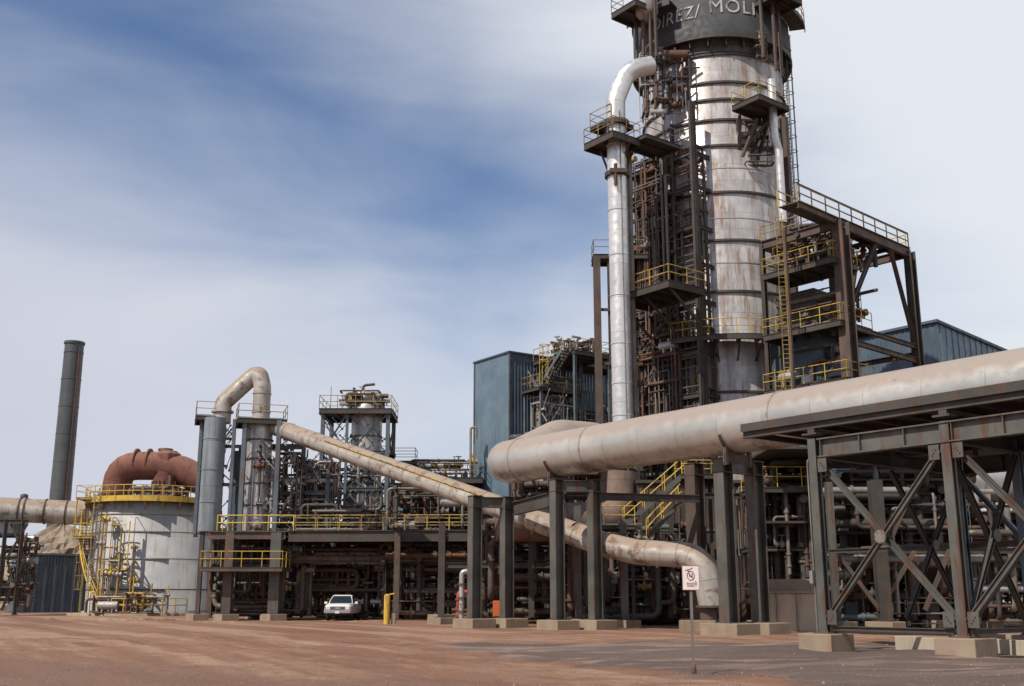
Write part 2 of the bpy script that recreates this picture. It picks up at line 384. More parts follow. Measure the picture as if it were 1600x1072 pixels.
# loose stones
st = MB()
for i in range(9000):
    y = 18+rnd.random()**1.6*34; x = rnd.uniform(-.53, .53)*y; r_ = rnd.uniform(.006, .02)*(1+(rnd.random() > .975)*rnd.uniform(.6, 2))
    z = gh(x, y)+.012+r_*.2; a = rnd.random()*6.3
    p = [(x+r_*math.cos(a+k*2.09)*rnd.uniform(.7, 1.2), y+r_*math.sin(a+k*2.09), z-r_*.5) for k in range(3)]+[(x, y, z+r_*rnd.uniform(.4, .8))]
    st.add(p, [(0, 1, 3), (1, 2, 3), (2, 0, 3)])
tag(st.build('gravel', M['stone']), 'loose stones scattered over the red dirt yard', 'gravel', kind='stuff')
# low earth ridge left by grading, near the truck
for (u, Y, L, h) in ((575, 77, 2.6, .14), (210, 82, 9, .2), (330, 76, 6, .12)):
    m = MB(); c = V(gx(u, Y), Y, 0); n = 30
    for _ in range(n):
        q = c+V(rnd.gauss(0, L*.35), rnd.gauss(0, L*.1), 0); s_ = rnd.uniform(.5, 1)*h
        m.lathe(q-Z*.02, [(s_*2.6, 0), (s_*1.6, s_*.5), (s_*.6, s_*.85), (.001, s_)], 9)
    tag(m.build('earth_mound', M['ground']), None, None, kind='structure')

# ------------------------------------------------------------------ generic plant builders
def bands(par, mt, items, n=28, name='joint_band'):
    for p, q, r in items: m = MB(); m.tube([p, q], r, n); m.build(name, mt, par)
def rail(m, pts, h=1.1, sp=1.6, r=.029, toe=False, post_end=True):
    pts = [Vector(p) for p in pts]
    for k in (h, h*.52): m.tube([p+Z*k for p in pts], r, 6)
    for a, b in zip(pts, pts[1:]):
        L = (b-a).length; n = max(1, round(L/sp))
        for i in range(n): q = a+(b-a)*i/n; m.tube([q, q+Z*h], r, 6, caps=False)
        if toe: m.bar(a+Z*.06, b+Z*.06, .012, .12)
    m.tube([pts[-1], pts[-1]+Z*h], r, 6, caps=False)
def arc(c, r, a0, a1, n, z=0): return [Vector(c)+V(r*math.cos(a0+(a1-a0)*i/n), r*math.sin(a0+(a1-a0)*i/n), z) for i in range(n+1)]
def deck(par, c, sa, sb, ax=A, bx=B, t=.25, mat=None, railmat=None, sides='ABCD', corner=0, name='deck', toe=False, joists=True):
    """platform with its near/low corner etc: c = centre at deck top, sa along ax, sb along bx. sides: A=-bx C=+bx B=+ax D=-ax"""
    m = MB(); c = Vector(c); up = Z
    m.obox(c-Z*.03, ax*(sa/2-.02), bx*(sb/2-.02), Z*.03)
    for s_ in (-1, 1):
        m.ib(c-ax*sa/2+bx*s_*sb/2-Z*(t/2), c+ax*sa/2+bx*s_*sb/2-Z*(t/2), t, .12, .03)
        m.ib(c+ax*s_*(sa/2)-bx*(sb/2-.07)-Z*(t/2), c+ax*s_*(sa/2)+bx*(sb/2-.07)-Z*(t/2), t, .12, .03)
    if joists:
        n = max(1, int(sa/1.2))
        for i in range(1, n): q = c+ax*(sa*(i/n-.5))-Z*(.06+t*.35); m.bar(q-bx*(sb/2-.1), q+bx*(sb/2-.1), .08, t*.6)
    m.build(name, mat or M['dark'], par)
    cs = {'A': (-1, -1, 1, -1), 'C': (-1, 1, 1, 1), 'B': (1, -1, 1, 1), 'D': (-1, -1, -1, 1)}
    if sides:
        m = MB()
        for s_ in sides:
            a0, b0, a1, b1 = cs[s_]; rail(m, [c+ax*a0*sa/2+bx*b0*sb/2, c+ax*a1*sa/2+bx*b1*sb/2], toe=toe)
        m.build('handrail', railmat or M['yellow2'], par)
def stair(par, p0, p1, side, wd=.9, mat=None, railmat=None):
    p0, p1 = Vector(p0), Vector(p1); side = Vector(side).normalized(); d = p1-p0
    m = MB()
    for s_ in (-1, 1): m.bar(p0+side*s_*wd/2, p1+side*s_*wd/2, .05, .3)
    m.build('stringer', mat or M['steel'], par)
    m = MB(); n = max(3, int(abs(d.z)/.22)); run = V(d.x, d.y, 0).normalized()
    for i in range(n): q = p0+d*(i+.5)/n; m.obox(q, run*.12, side*(wd/2-.03), Z*.02)
    m.build('tread', M['grate'], par)
    m = MB()
    for s_ in (-1, 1):
        a, b = p0+side*s_*wd/2, p1+side*s_*wd/2
        for k in (1.05, .55): m.tube([a+Z*k, b+Z*k], .032, 6)
        n = max(2, int(d.length/1.3))
        for i in range(n+1): q = a+(b-a)*i/n; m.tube([q, q+Z*1.05], .036, 6)
    m.build('handrail', railmat or M['yellow'], par)
def ladder(par, p, h, side, out_, cage=True, mat=None, cmat=None, wd=.45, lean=0):
    p = Vector(p); side = Vector(side).normalized(); out_ = Vector(out_).normalized(); m = MB()
    for s_ in (-1, 1): m.bar(p+side*s_*wd/2, p+side*s_*wd/2+Z*h, .07, .04, side)
    for i in range(int(h/.3)): q = p+Z*(.3*i+.2); m.tube([q-side*wd/2, q+side*wd/2], .022, 5)
    m.build('ladder', mat or M['yellow'], par)
    if cage and h > 3:
        m = MB(); zs = [2.3+k*1.2 for k in range(int((h-2.3)/1.2)+1)]
        hoop = lambda z: [p+side*math.cos(a)*.38+out_*(math.sin(a)*.62)+Z*z for a in [math.pi*k/6 for k in range(7)]]
        for z in zs: m.tube(hoop(z), .032, 5)
        for k in (0, 1, 3, 5, 6): m.tube([hoop(zs[0])[k], hoop(zs[-1])[k]], .026, 5)
        m.build('ladder_cage', cmat or mat or M['yellow'], par)
def footing(par, c, a, b, h=.6, ax=A, bx=B):
    m = MB(); m.obox(Vector(c)+Z*(h/2-.1), ax*a/2, bx*b/2, Z*(h/2+.1)); m.build('footing', M['conc'], par, bevel=.03)
def column(par, p, z1, d=.45, wd=.4, z0=0, mat=None, up=B, name='column', plate=True, foot=None):
    m = MB(); p = Vector(p); q0, q1 = V(p.x, p.y, z0), V(p.x, p.y, z1)
    m.ib(q0, q1, d, wd, .05, up)
    if plate: m.obox(q0+Z*.02, A*(wd*.8), B*(d*.75), Z*.025)
    o = m.build(name, mat or M['steel'], par)
    if foot: footing(par, (p.x, p.y, 0), foot[0], foot[1], z0)
    return o
def rwalk(r_, lo, hi, ax, bx, o, steps):
    """orthogonal pipe route inside a box on the axes ax, bx, Z"""
    p = [r_.uniform(lo[i], hi[i]) for i in range(3)]; pts = [tuple(p)]; last = -1
    for _ in range(steps):
        k = r_.choice([i for i in range(3) if i != last]); last = k
        q = r_.uniform(lo[k], hi[k])
        if abs(q-p[k]) < .5: q = lo[k] if p[k]-lo[k] > hi[k]-p[k] else hi[k]
        p[k] = q; pts.append(tuple(p))
    return [Vector(o)+ax*a+bx*b+Z*c for a, b, c in pts]
def clutter(par, seed, o, la, lb, z0, z1, npipe, nvert=0, nhor=0, nvalve=0, rr=(.05, .18), ax=A, bx=B, mats=None, gear=0):
    """process pipework: routed lines, risers, headers, valves and small gear, each a part of its own"""
    r_ = random.Random(seed); mats = mats or GR; lo, hi = (0, 0, z0), (la, lb, z1); o = Vector(o)
    for i in range(npipe):
        r = r_.uniform(*rr)**1.0; m = MB(); pts = rwalk(r_, lo, hi, ax, bx, o, r_.choice((3, 4, 5)))
        m.tube(pts, r, 9, bend=r*3, seg=4)
        for p, q in zip(pts, pts[1:]):
            if (q-p).length > 1.2:
                d = (q-p).normalized(); c = p+(q-p)*r_.uniform(.3, .7); m.tube([c-d*.06, c+d*.06], r*1.45, 9)
        m.build('pipe', r_.choice(mats), par)
    light = [m_ for m_ in mats if m_ not in (M['dark'],)]+[M['oldpipe'], M['vessel'], M['railgrey']]
    for i in range(int(npipe*.8)):          # slender conduit and tubing
        m = MB(); pts = rwalk(r_, lo, hi, ax, bx, o, r_.choice((2, 3, 4))); m.tube(pts, r_.uniform(.022, .045), 6, bend=.15, seg=2)
        if i % 3 == 0: c = pts[1]; m.obox(c, ax*.09, bx*.06, Z*.12)
        m.build('conduit', r_.choice(light), par)
    for i in range(nvert):
        r = r_.uniform(*rr)*1.15; a, b = r_.uniform(0, la), r_.uniform(0, lb); zt = z0+(z1-z0)*r_.uniform(.6, 1); zb = z0+(z1-z0)*r_.uniform(0, .25)
        p = o+ax*a+bx*b; m = MB(); m.tube([p+Z*zb, p+Z*zt, p+Z*zt+(ax if r_.random() < .5 else -bx)*r_.uniform(.6, 1.6)], r, 9, bend=r*3, seg=4)
        for _ in range(3): z = r_.uniform(zb+.1, zt-.2); m.tube([p+Z*z, p+Z*(z+.12)], r*1.5, 9)
        m.build('riser', r_.choice(mats), par)
    for i in range(nhor):
        r = r_.uniform(*rr)*1.1; b, z = r_.uniform(0, lb), r_.uniform(z0, z1); a0, a1 = sorted((r_.uniform(0, la*.3), r_.uniform(la*.7, la)))
        p = o+bx*b+Z*z; m = MB(); m.tube([p+ax*a0, p+ax*a1, p+ax*a1+Z*r_.choice((-1, 1))*r_.uniform(.4, 1.2)], r, 9, bend=r*3, seg=4)
        for _ in range(4): q = p+ax*r_.uniform(a0, a1-.2); m.tube([q, q+ax*.12], r*1.5, 9)
        m.build('pipe', r_.choice(mats), par)
    for i in range(nvalve):
        p = o+ax*r_.uniform(0, la)+bx*r_.uniform(0, lb)+Z*r_.uniform(z0, z1); k = r_.uniform(.7, 1.3); m = MB()
        m.lathe(p, [(.001, -.22*k), (.17*k, -.14*k), (.2*k, 0), (.17*k, .14*k), (.06*k, .2*k), (.05*k, .5*k), (.001, .5*k)], 9)
        m.tube([p-ax*.35*k, p-ax*.27*k], .2*k, 9); m.tube([p+ax*.27*k, p+ax*.35*k], .2*k, 9); m.tube([p-ax*.3*k, p+ax*.3*k], .12*k, 9)
        m.ring(p+Z*.5*k, .17*k, .04*k, .04*k, 12); m.bar(p+Z*.5*k-ax*.18*k, p+Z*.5*k+ax*.18*k, .03, .03)
        m.build('valve', r_.choice(mats+[M['yellow2'], M['rusty']]), par)
    for i in range(gear):
        p = o+ax*r_.uniform(0, la)+bx*r_.uniform(0, lb)+Z*r_.uniform(z0, z1); k = r_.uniform(.5, 1); t_ = r_.randrange(3); m = MB()
        if t_ == 0:      # small horizontal drum on saddles
            m.tube([p-ax*.9*k, p-ax*.7*k, p+ax*.7*k, p+ax*.9*k], .38*k, 14); m.tube([p, p+Z*.6*k], .08, 8)
            for s_ in (-.45, .45): m.obox(p+ax*s_*k-Z*.45*k, ax*.05, bx*.25*k, Z*.2*k)
            m.build('drum', r_.choice((M['silver'], M['vessel'], M['rusty'])), par)
        elif t_ == 1:    # cabinet with conduit
            m.obox(p, ax*.35*k, bx*.18, Z*.5*k); m.obox(p-bx*.19, ax*.3*k, bx*.012, Z*.44*k); m.tube([p-Z*.5*k, p-Z*1.3*k], .03, 6); m.tube([p+ax*.1-Z*.5*k, p+ax*.1-Z*1.2*k], .025, 6)
            m.build('cabinet', r_.choice((M['steel'], M['vessel'], M['green'])), par)
        else:            # motor with fins and box
            m.tube([p-ax*.4*k, p+ax*.4*k], .24*k, 12)
            for q in range(5): m.tube([p+ax*(-.3+.14*q)*k, p+ax*(-.27+.14*q)*k], .28*k, 12)
            m.obox(p+Z*.3*k, ax*.12*k, bx*.12*k, Z*.09*k); m.obox(p-Z*.28*k, ax*.35*k, bx*.2*k, Z*.05*k)
            m.build('motor', r_.choice((M['steel_blue'], M['green'], M['brown'])), par)
def spars(par, seed, o, la, lb, z0, z1, n, ax=X1, bx=Y1, mats=None, th=.055):
    """small knee braces, struts and hangers set at odd angles"""
    r_ = random.Random(seed); mats = mats or [M['vessel'], M['brown'], M['dark'], M['steel_blue'], M['oldpipe'], M['rusty']]
    for i in range(n):
        a, b, z = r_.uniform(0, la), r_.uniform(0, lb), r_.uniform(z0, z1-1); L = r_.uniform(.7, 2.0); g_ = r_.choice((.7, -.7, .9, -.9, .5, -.5)); f_ = min(la, max(0, a+g_*L))
        p, q = Vector(o)+ax*a+bx*b+Z*z, Vector(o)+ax*f_+bx*(b+r_.uniform(-.2, .2))+Z*min(z1, z+L*.8); w_ = th*r_.uniform(.7, 1.6)
        m = MB(); m.bar(p, q, w_, w_); m.obox(p, ax*.08, bx*.02, Z*.08); m.obox(q, ax*.08, bx*.02, Z*.08); m.build('strut', r_.choice(mats), par)
def xbrace(par, a0, a1, z0, z1, wd=.16, mat=None, gusset=True):
    a0, a1 = Vector(a0), Vector(a1); m = MB(); n = (a1-a0).cross(Z).normalized()*.06
    m.ib(V(a0.x, a0.y, z0)+n, V(a1.x, a1.y, z1)+n, wd, wd*.9, .03); m.ib(V(a0.x, a0.y, z1)-n*1.6, V(a1.x, a1.y, z0)-n*1.6, wd, wd*.9, .03)
    m.build('brace', mat or M['steel'], par)
    if gusset:
        c = (a0+a1)/2; c.z = (z0+z1)/2; d = (a1-a0).normalized()
        m = MB(); m.tube([c+n*3.4, c+n*3.1], wd*1.25, 10); m.build('gusset', M['oldpipe'], par)
# ================================================================== BIG OVERHEAD DUCT and its supports
PO = V(.5, 62.8, 9.35)                       # a point on the duct axis near its left end
def pa(s, z=9.35): return V(PO.x+A.x*s, PO.y+A.y*s, z)
t = thing('overhead_duct', 'huge dusty pale overhead duct crossing the right half, bent back at its left end', 'duct', (PO.x, PO.y, 8))
m = MB(); pp = [pa(46), pa(-1.5), V(.6, 67.6, 10.1), V(3.0, 69.8, 11.6), V(5.6, 72.0, 11.75), V(7.2, 72.4, 10.9), V(7.1, 71.9, 9.6)]
m.tube(pp, 1.24, 40, bend=2.0, seg=12); m.build('pipe', M['duct'], t)
m = MB(); m.tube([V(7.1, 71.9, 9.6), V(7.0, 71.7, 6.5), V(3.4, 70.3, 6.3), V(-1, 69.5, 6.3)], 1.24, 32, bend=2.2, seg=5); m.build('lower_elbow', M['tanduct'], t)
bands(t, M['duct2'], [(pa(s_)-A*.05, pa(s_)+A*.05, 1.275) for s_ in (.3, 6.5, 19, 31)], 40)
for s_ in (3.6, 16.2):
    m = MB(); c = pa(s_); a_ = [math.pi*(1.12+.76*k/12) for k in range(13)]
    pr = [c+B*math.cos(x)*1.30+Z*math.sin(x)*1.30 for x in a_]
    m.tube(pr, .07, 8); m.obox(c-Z*1.42-B*.8, A*.09, B*.09, Z*.4); m.obox(c-Z*1.42+B*.8, A*.09, B*.09, Z*.4); m.obox(c-Z*1.5, A*.05, B*.95, Z*.22)
    m.build('saddle', M['brown'], t)

def bent(name, label, pts, ztop, foot, d=.5, wd=.46, mat=None, cap=True, group='duct support bents', ext=.5, capz=.6, haunch=None):
    t = thing(name, label, 'support', (pts[0][0], pts[0][1], 0), group)
    for p in pts:
        column(t, (p[0], p[1]), ztop, d, wd, .5, mat or M['steel'], foot=foot)
        m = MB()                                   # stiffener plates and cap plate
        m.obox(V(p[0], p[1], ztop-.62), A*(wd/2+.02), B*(d/2+.02), Z*.02); m.build('stiffener', M['brown'], t); m = MB(); m.obox(V(p[0], p[1], ztop+.015), A*(wd/2+.05), B*(d/2+.05), Z*.018); m.build('cap_plate', M['brown'], t)
    if cap:
        a, b = Vector((*pts[0], 0)), Vector((*pts[-1], 0)); dd = (b-a).normalized(); m = MB()
        m.ib(a+dd*.26+Z*(ztop-.32), b-dd*.26+Z*(ztop-.32), capz, .3, .04)
        m.build('cap_beam', mat or M['steel'], t)
    return t
XY = lambda v: (v.x, v.y)
gA1 = V(gx(741, 61.9), 61.9, 0); gA2 = gA1+B*2.45; gA2 = V(gx(792, 62.6), 62.6, 0)
bent('duct_support', 'pair of steel columns with joining beam under the bent left end of the overhead duct', [XY(gA1), XY(gA2)], 7.2, (1.9, 1.6), .66, .5)
gB1 = V(gx(872, 58.2), 58.2, 0); gB2 = V(gx(934, 58.2)-.05, 58.6, 0)
bent('duct_support', 'pair of tall steel columns carrying the overhead duct just right of its left bend', [XY(gB1), XY(gB2)], 7.75, (1.7, 1.5), .62, .5)
gC1 = V(gx(1141, 51.3), 51.3, 0); gC2 = gC1+B*2.2
bent('duct_support', 'pair of heavy grey columns under the duct behind the sign and the downturned pipe end', [XY(gC1), XY(gC2)], 8.0, (2.2, 1.6), .7, .6)
# longitudinal girder between the first two bents, high
t = thing('steel_girder', 'dark girder spanning between the two left column pairs below the overhead duct', 'girder', (gA2.x, gA2.y, 6.5))
m = MB(); m.ib(V(gA2.x+.4, gA2.y-.1, 6.55), V(gB1.x-.4, gB1.y+.3, 6.7), .75, .3, .04); m.build('beam', M['dark'], t)
m = MB(); m.ib(V(gB2.x+.35, gB2.y, 6.9), V(gx(1100, 60), 60, 6.9), .4, .25, .04); m.build('cross_beam', M['dark'], t)

# ================================================================== TRESTLE on the right
T1 = V(9.95, 35.7, 0)
def tp(a, b, z=0): return V(T1.x+A.x*a+B.x*b, T1.y+A.y*a+B.y*b, z)
t = thing('pipe_trestle', 'wide steel trestle with cross bracing on concrete blocks carrying the duct at right', 'trestle', (T1.x, T1.y, 0))
DA = 4.75
for a, b in ((0, 0), (DA, 0), (DA*2, 0), (DA, 3.9), (DA*2, 3.9), (0, 8.6), (DA, 8.6), (DA*2, 8.6)):
    p = tp(a, b); column(t, XY(p), 6.75, .27, .30 if b == 0 else .28, .55, M['steel'] if b == 0 else M['steel_blue'], foot=(1.25, 1.2))
    m = MB(); m.obox(V(p.x, p.y, .567), A*.3, B*.28, Z*.018); m.build('base_plate', M['rusty'], t)
    for i_ in (-1, 1):
        for j_ in (-1, 1): m = MB(); q_ = V(p.x, p.y, .58)+A*.24*i_+B*.22*j_; m.tube([q_, q_+Z*.035], .04, 6); m.tube([q_, q_+Z*.09], .018, 6); m.build('anchor_bolt', M['rusty'], t)
    m = MB(); m.obox(tp(a, b, 6.9), A*.28, B*.24, Z*.03); m.obox(tp(a, b, 7.0), A*.13, B*.12, Z*.08); m.build('bearing', M['dark'], t)
for b in (0, 3.9, 8.6):
    m = MB(); m.ib(tp(.24 if b != 3.9 else DA, b, 6.42), tp(DA*2+6, b, 6.42), .62, .34, .045)
    for k in range(9): m.obox(tp(.24+DA*k/3+DA*.16*0 if k else .35, b-.0, 6.42), A*.012, B*.15, Z*.26)
    m.build('girder', M['steel'] if b == 0 else M['dark'], t)
for a in (0, DA, DA*2):
    m = MB(); m.ib(tp(a, .2, 6.35), tp(a, 8.4, 6.35), .45, .28, .04); m.build('cross_beam', M['dark'], t)
    m = MB(); m.ib(tp(a, .15, 7.22), tp(a, 8.9, 7.22), .26, .24, .03); m.build('deck_bearer', M['dark'], t)
# deck of channels and plates under the duct
z0 = 7.40
for b in (0, 4.1, 9.3):
    m = MB(); m.ib(tp(-2.95, b, z0+.1-.2), tp(DA*2+6, b, z0+.1-.2), .42, .22, .04); m.build('deck_girder', M['dark'], t)
m = MB()
for k in range(15): m.bar(tp(-2.7+k*1.2, .12, z0-.2), tp(-2.7+k*1.2, 9.2, z0-.2), .1, .2)
m.build('joist', M['dark'], t)
m = MB(); m.obox(tp(6.2, 4.65, z0+.16), A*9.15, B*4.75, Z*.02); m.build('deck_plate', M['brown'], t)
m = MB(); m.obox(tp(6.2, -.13, z0+.05), A*9.15, B*.015, Z*.14); m.build('edge_plate', M['dark'], t)
for a in (-1.5, 3, 7.5, 12):
    m = MB(); c = tp(a, 7.4, 8.1); m.obox(c-Z*.28, A*.1, B*1.2, Z*.28); m.obox(c+B*1.1+Z*.3, A*.1, B*.1, Z*.35); m.obox(c-B*1.1+Z*.3, A*.1, B*.1, Z*.35); m.build('saddle', M['dark'], t)
xbrace(t, tp(.15, 0), tp(DA-.15, 0), .95, 6.0, .17, M['steel'])
xbrace(t, tp(DA+.15, 0), tp(DA*2-.15, 0), .95, 6.0, .17, M['steel'])
xbrace(t, tp(DA, .2), tp(DA, 3.7), .95, 6.0, .16, M['dark'])
xbrace(t, tp(0, 4.4), tp(0, 8.4), .95, 6.0, .16, M['dark']); xbrace(t, tp(DA, 4.1), tp(DA, 8.4), .95, 6.0, .16, M['dark'])
xbrace(t, tp(.2, 8.6), tp(DA-.2, 8.6), .95, 6.0, .18, M['steel_blue'])
m = MB(); m.ib(tp(-6, 8.6, 3.5), tp(DA*2+5, 8.6, 3.5), .16, .16, .03); m.tube([tp(-5.0, 9.4, 3.62), tp(DA*2+5, 9.4, 3.62)], .07, 8); m.build('tie', M['dark'], t)
m = MB(); m.ib(tp(.3, .0, .72), tp(DA-.3, 0, .72), .14, .14, .025); m.ib(tp(DA+.2, .1, .72), tp(DA+.2, 3.7, .72), .14, .14, .025); m.build('base_tie', M['dark'], t)

# corner gussets and bolts of the front bracing
for a0_, s_ in ((.21, 1), (DA-.21, -1), (DA+.21, 1), (DA*2-.21, -1)):
    for z_, k_ in ((1.05, 1), (5.85, -1)):
        c = tp(a0_+s_*.17, -.14, z_); m = MB(); m.obox(c, A*.17, B*.008, Z*.22); m.build('corner_gusset', M['steel'], t)
        m = MB()
        for i_ in range(3): m.tube([c-B*.01+A*s_*.06*(i_-1)+Z*k_*.08*(i_-1), c-B*.035+A*s_*.06*(i_-1)+Z*k_*.08*(i_-1)], .025, 6)
        m.build('bolt', M['rusty'], t)
for b0_ in (DA/2, DA*1.5):
    c = tp(b0_, -.26, 3.475)
    for k in range(8): m = MB(); q = c+A*.2*math.cos(k*.785+.4)+Z*.2*math.sin(k*.785+.4); m.tube([q, q-B*.02], .022, 6); m.build('bolt', M['rusty'], t)
m = MB(); m.tube([tp(-.23, -.1, .6), tp(-.23, -.1, 6.1), tp(-.23, 1.2, 6.1)], .03, 7, bend=.15); m.build('conduit', M['oldpipe'], t)
m = MB(); m.obox(tp(-.26, -.1, 2.3), A*.06, B*.13, Z*.2); m.build('junction_box', M['vessel'], t)
# kerb of concrete behind the trestle
t = thing('concrete_kerb', 'low concrete kerb with a joint block lying between the trestle legs', 'kerb', (*XY(tp(.8, 1.5)), 0))
for i, (a0, a1) in enumerate(((.7, 3.1), (3.5, 7.0))):
    m = MB(); c = (tp(a0, 2.9)+tp(a1, 1.9-.1*i))/2; d = (tp(a1, 1.9-.1*i)-tp(a0, 2.9)); L = d.length; d.normalize(); m.obox(c+Z*.17, d*L/2, d.cross(Z)*.16, Z*.27); m.build('kerb_length', M['concwall'], t, bevel=.02)
m = MB(); m.obox(tp(3.3, 2.35, .2), A*.22, B*.26, Z*.32); m.build('joint_block', M['concwall'], t, bevel=.02)
# concrete containment wall
wa, wb = at(1184, 960, 57), at(1278, 960, 55.5)
t = thing('retaining_wall', 'stained waist high concrete wall behind the grey columns, left of the trestle', 'wall', (wa.x, wa.y, 0))
m = MB(); d = V(wb.x-wa.x, wb.y-wa.y, 0); L = d.length; d.normalize(); nn = d.cross(Z)
for i in range(3):
    q = V(wa.x, wa.y, 0)+d*(L*(i+.5)/3); mm = MB(); mm.obox(q+Z*.88, d*(L/6-.01), nn*.14, Z*.95); mm.build('panel', M['concwall'], t, bevel=.015)
m = MB(); m.obox(V(wa.x, wa.y, 0)+d*L/2+Z*1.9, d*(L/2+.1), nn*.2, Z*.06); m.build('coping', M['conc'], t)
m = MB(); m.obox(V(wa.x, wa.y, 0)+d*L/2-nn*1.6+Z*2.2, d*(L/2-.4), nn*.9, Z*.35); m.build('plinth', M['conc'], t, bevel=.03)

# ================================================================== SLOPING PIPE with down-turned end
t = thing('sloping_pipe', 'dusty pipe sloping down across the plant and turning down to the ground beside the sign', 'pipe', (gx(945, 58), 58, 0))
q0, q1 = at(432, 668, 85), at(945, 851, 59.5)
q2 = V(gx(1000, 58.5), 58.5, q1.z-.45); q3 = V(gx(1098, 56.5), 56.5, q1.z-.75); q3.x = q3.z*0+at(1098, 868, 56.5).x; q3.z = at(1098, 868, 56.5).z
q4 = V(q3.x+.35, q3.y-.1, 1.2)
m = MB(); m.tube([q0, q1, q2, q3, q4], .66, 24, bend=1.7, seg=9); m.build('pipe', M['duct2'], t)
d = (q1-q0).normalized(); L = (q1-q0).length; e = (q3-q2).normalized()
bands(t, M['duct2'], [(q0+d*(L*(k+.5)/9-.04), q0+d*(L*(k+.5)/9+.04), .69) for k in range(9)]+[(q2+e*k, q2+e*(k+.08), .69) for k in (.6, 2.4)], 24)
m = MB(); m.tube([V(q4.x, q4.y, 1.25), V(q4.x, q4.y, 1.15)], .82, 24); m.tube([V(q4.x-.2, q4.y, 1.14), V(q4.x-.2, q4.y, .0)], .42, 16); m.build('end_flange', M['brown'], t)
m = MB(); m.tube([V(q4.x+.42, q4.y, 1.1), V(q4.x+.42, q4.y, .75), V(q4.x+.5, q4.y, .1)], .2, 12, r1=.1); m.build('drain', M['silver'], t)
m = MB(); pipe_off = V(-.3, -.55, .35); m.tube([q0+pipe_off+d*8, q0+pipe_off+d*(L*.72)], .05, 7); m.build('tracer_line', M['yellow2'], t)
# heavy column between duct end and stair
c = V(gx(1094, 61), 61, 0); bent('plant_column', 'single heavy column standing behind the sign pipe, right of the yellow stair', [XY(c)], 8.9, (1.6, 1.4), .8, .75, M['brown'], False, 'plant columns')
c = V(gx(1090, 56.3), 56.3, 0); t = thing('concrete_block', 'small pale concrete block below the downturned pipe end', 'block', (c.x, c.y, 0)); m = MB(); m.obox(c+Z*.22, X1*.85, Y1*.5, Z*.3); m.build('block', M['conc'], t, bevel=.03)

# ================================================================== SIGN, BOLLARD
sp_ = V(gx(1084, 26.6), 26.6, 0)
t = thing('warning_sign', 'small white warning sign on a thin galvanised post in the gravel', 'sign', sp_)
m = MB(); m.ib(sp_-Z*.2, sp_+Z*2.32, .06, .06, .012, up=Y1); m.build('post', M['oldpipe'], t)
sc_ = sp_+V(.0, -.045, 2.13)
m = MB(); m.obox(sc_, X1*.205, Y1*.004, Z*.29); sg = m.build('panel', M['pale'], t)
m = MB()
for a, b, c, d in ((-.205, -.29, .205, -.278), (-.205, .278, .205, .29), (-.205, -.278, -.195, .278), (.195, -.278, .205, .278)): m.obox(sc_+V((a+c)/2, -.007, (b+d)/2), X1*(c-a)/2, Y1*.002, Z*(d-b)/2)
m.build('border', M['red'], sg)
m = MB(); ys_ = -.008
rr_ = [sc_+V(.0+.085*math.cos(2*math.pi*k/28), ys_, .05+.105*math.sin(2*math.pi*k/28)) for k in range(29)]
for i in range(28): m.bar(rr_[i], rr_[i+1], .004, .018, up=Y1) if 0 else m.tube([rr_[i], rr_[i+1]], .009, 6)
m.tube([sc_+V(-.06, ys_, .12), sc_+V(.06, ys_, -.02)], .009, 6)
m.tube([sc_+V(.1, ys_, -.07), sc_+V(.125, ys_, -.1)], .008, 6); m.tube([sc_+V(-.13, ys_, .17), sc_+V(-.02, ys_, .2), sc_+V(.05, ys_, .235)], .009, 6)
m.build('symbol', M['red'], sg)
m = MB(); m.tube([sc_+V(-.03, ys_, .1), sc_+V(-.025, ys_, .03), sc_+V(.03, ys_, .01), sc_+V(.035, ys_, .11)], .01, 6); m.tube([sc_+V(-.07, ys_, .16), sc_+V(-.03, ys_, .155)], .009, 6); m.build('figure', M['ink'], sg)
m = MB()
for k in range(4):
    x = -.105+.065*k; m.tube([sc_+V(x, ys_, -.12), sc_+V(x+.045, ys_, -.12), sc_+V(x+.045, ys_, -.17), sc_+V(x+.005, ys_, -.17), sc_+V(x+.01, ys_, -.125)], .006, 5)
m.tube([sc_+V(-.09, ys_, -.2), sc_+V(-.02, ys_, -.2)], .005, 5); m.tube([sc_+V(.0, ys_, -.2), sc_+V(.08, ys_, -.205)], .005, 5); m.build('lettering', M['red'], sg)
m = MB(); m.tube([sp_+V(0, -.05, 2.5), sp_+V(0, -.055, 2.5)], .012, 8); m.tube([sp_+V(0, -.05, 1.95), sp_+V(0, -.055, 1.95)], .012, 8); m.build('bolt', M['rusty'], t)
m = MB(); m.lathe(sp_-Z*.05, [(.07, 0), (.06, .1), (.05, .2), (.001, .2)], 10); m.build('post_collar', M['rusty'], t)
bp = V(gx(604, 70), 70, 0)
t = thing('bollard', 'bright yellow steel bollard standing in the yard right of the truck', 'bollard', bp)
m = MB(); m.lathe(bp-Z*.1, [(.19, 0), (.19, 1.8), (.17, 1.87), (.11, 1.92), (.001, 1.94)], 20); m.build('tube', M['yellow'], t)
m = MB(); m.obox(bp+V(.4, .2, .27), X1*.14, Y1*.14, Z*.38); m.build('block', M['conc'], t, bevel=.02)
m = MB(); m.tube([bp+V(.12, .1, 1.8), bp+V(.42, .15, 1.85)], .05, 8); m.build('bracket', M['yellow'], t)

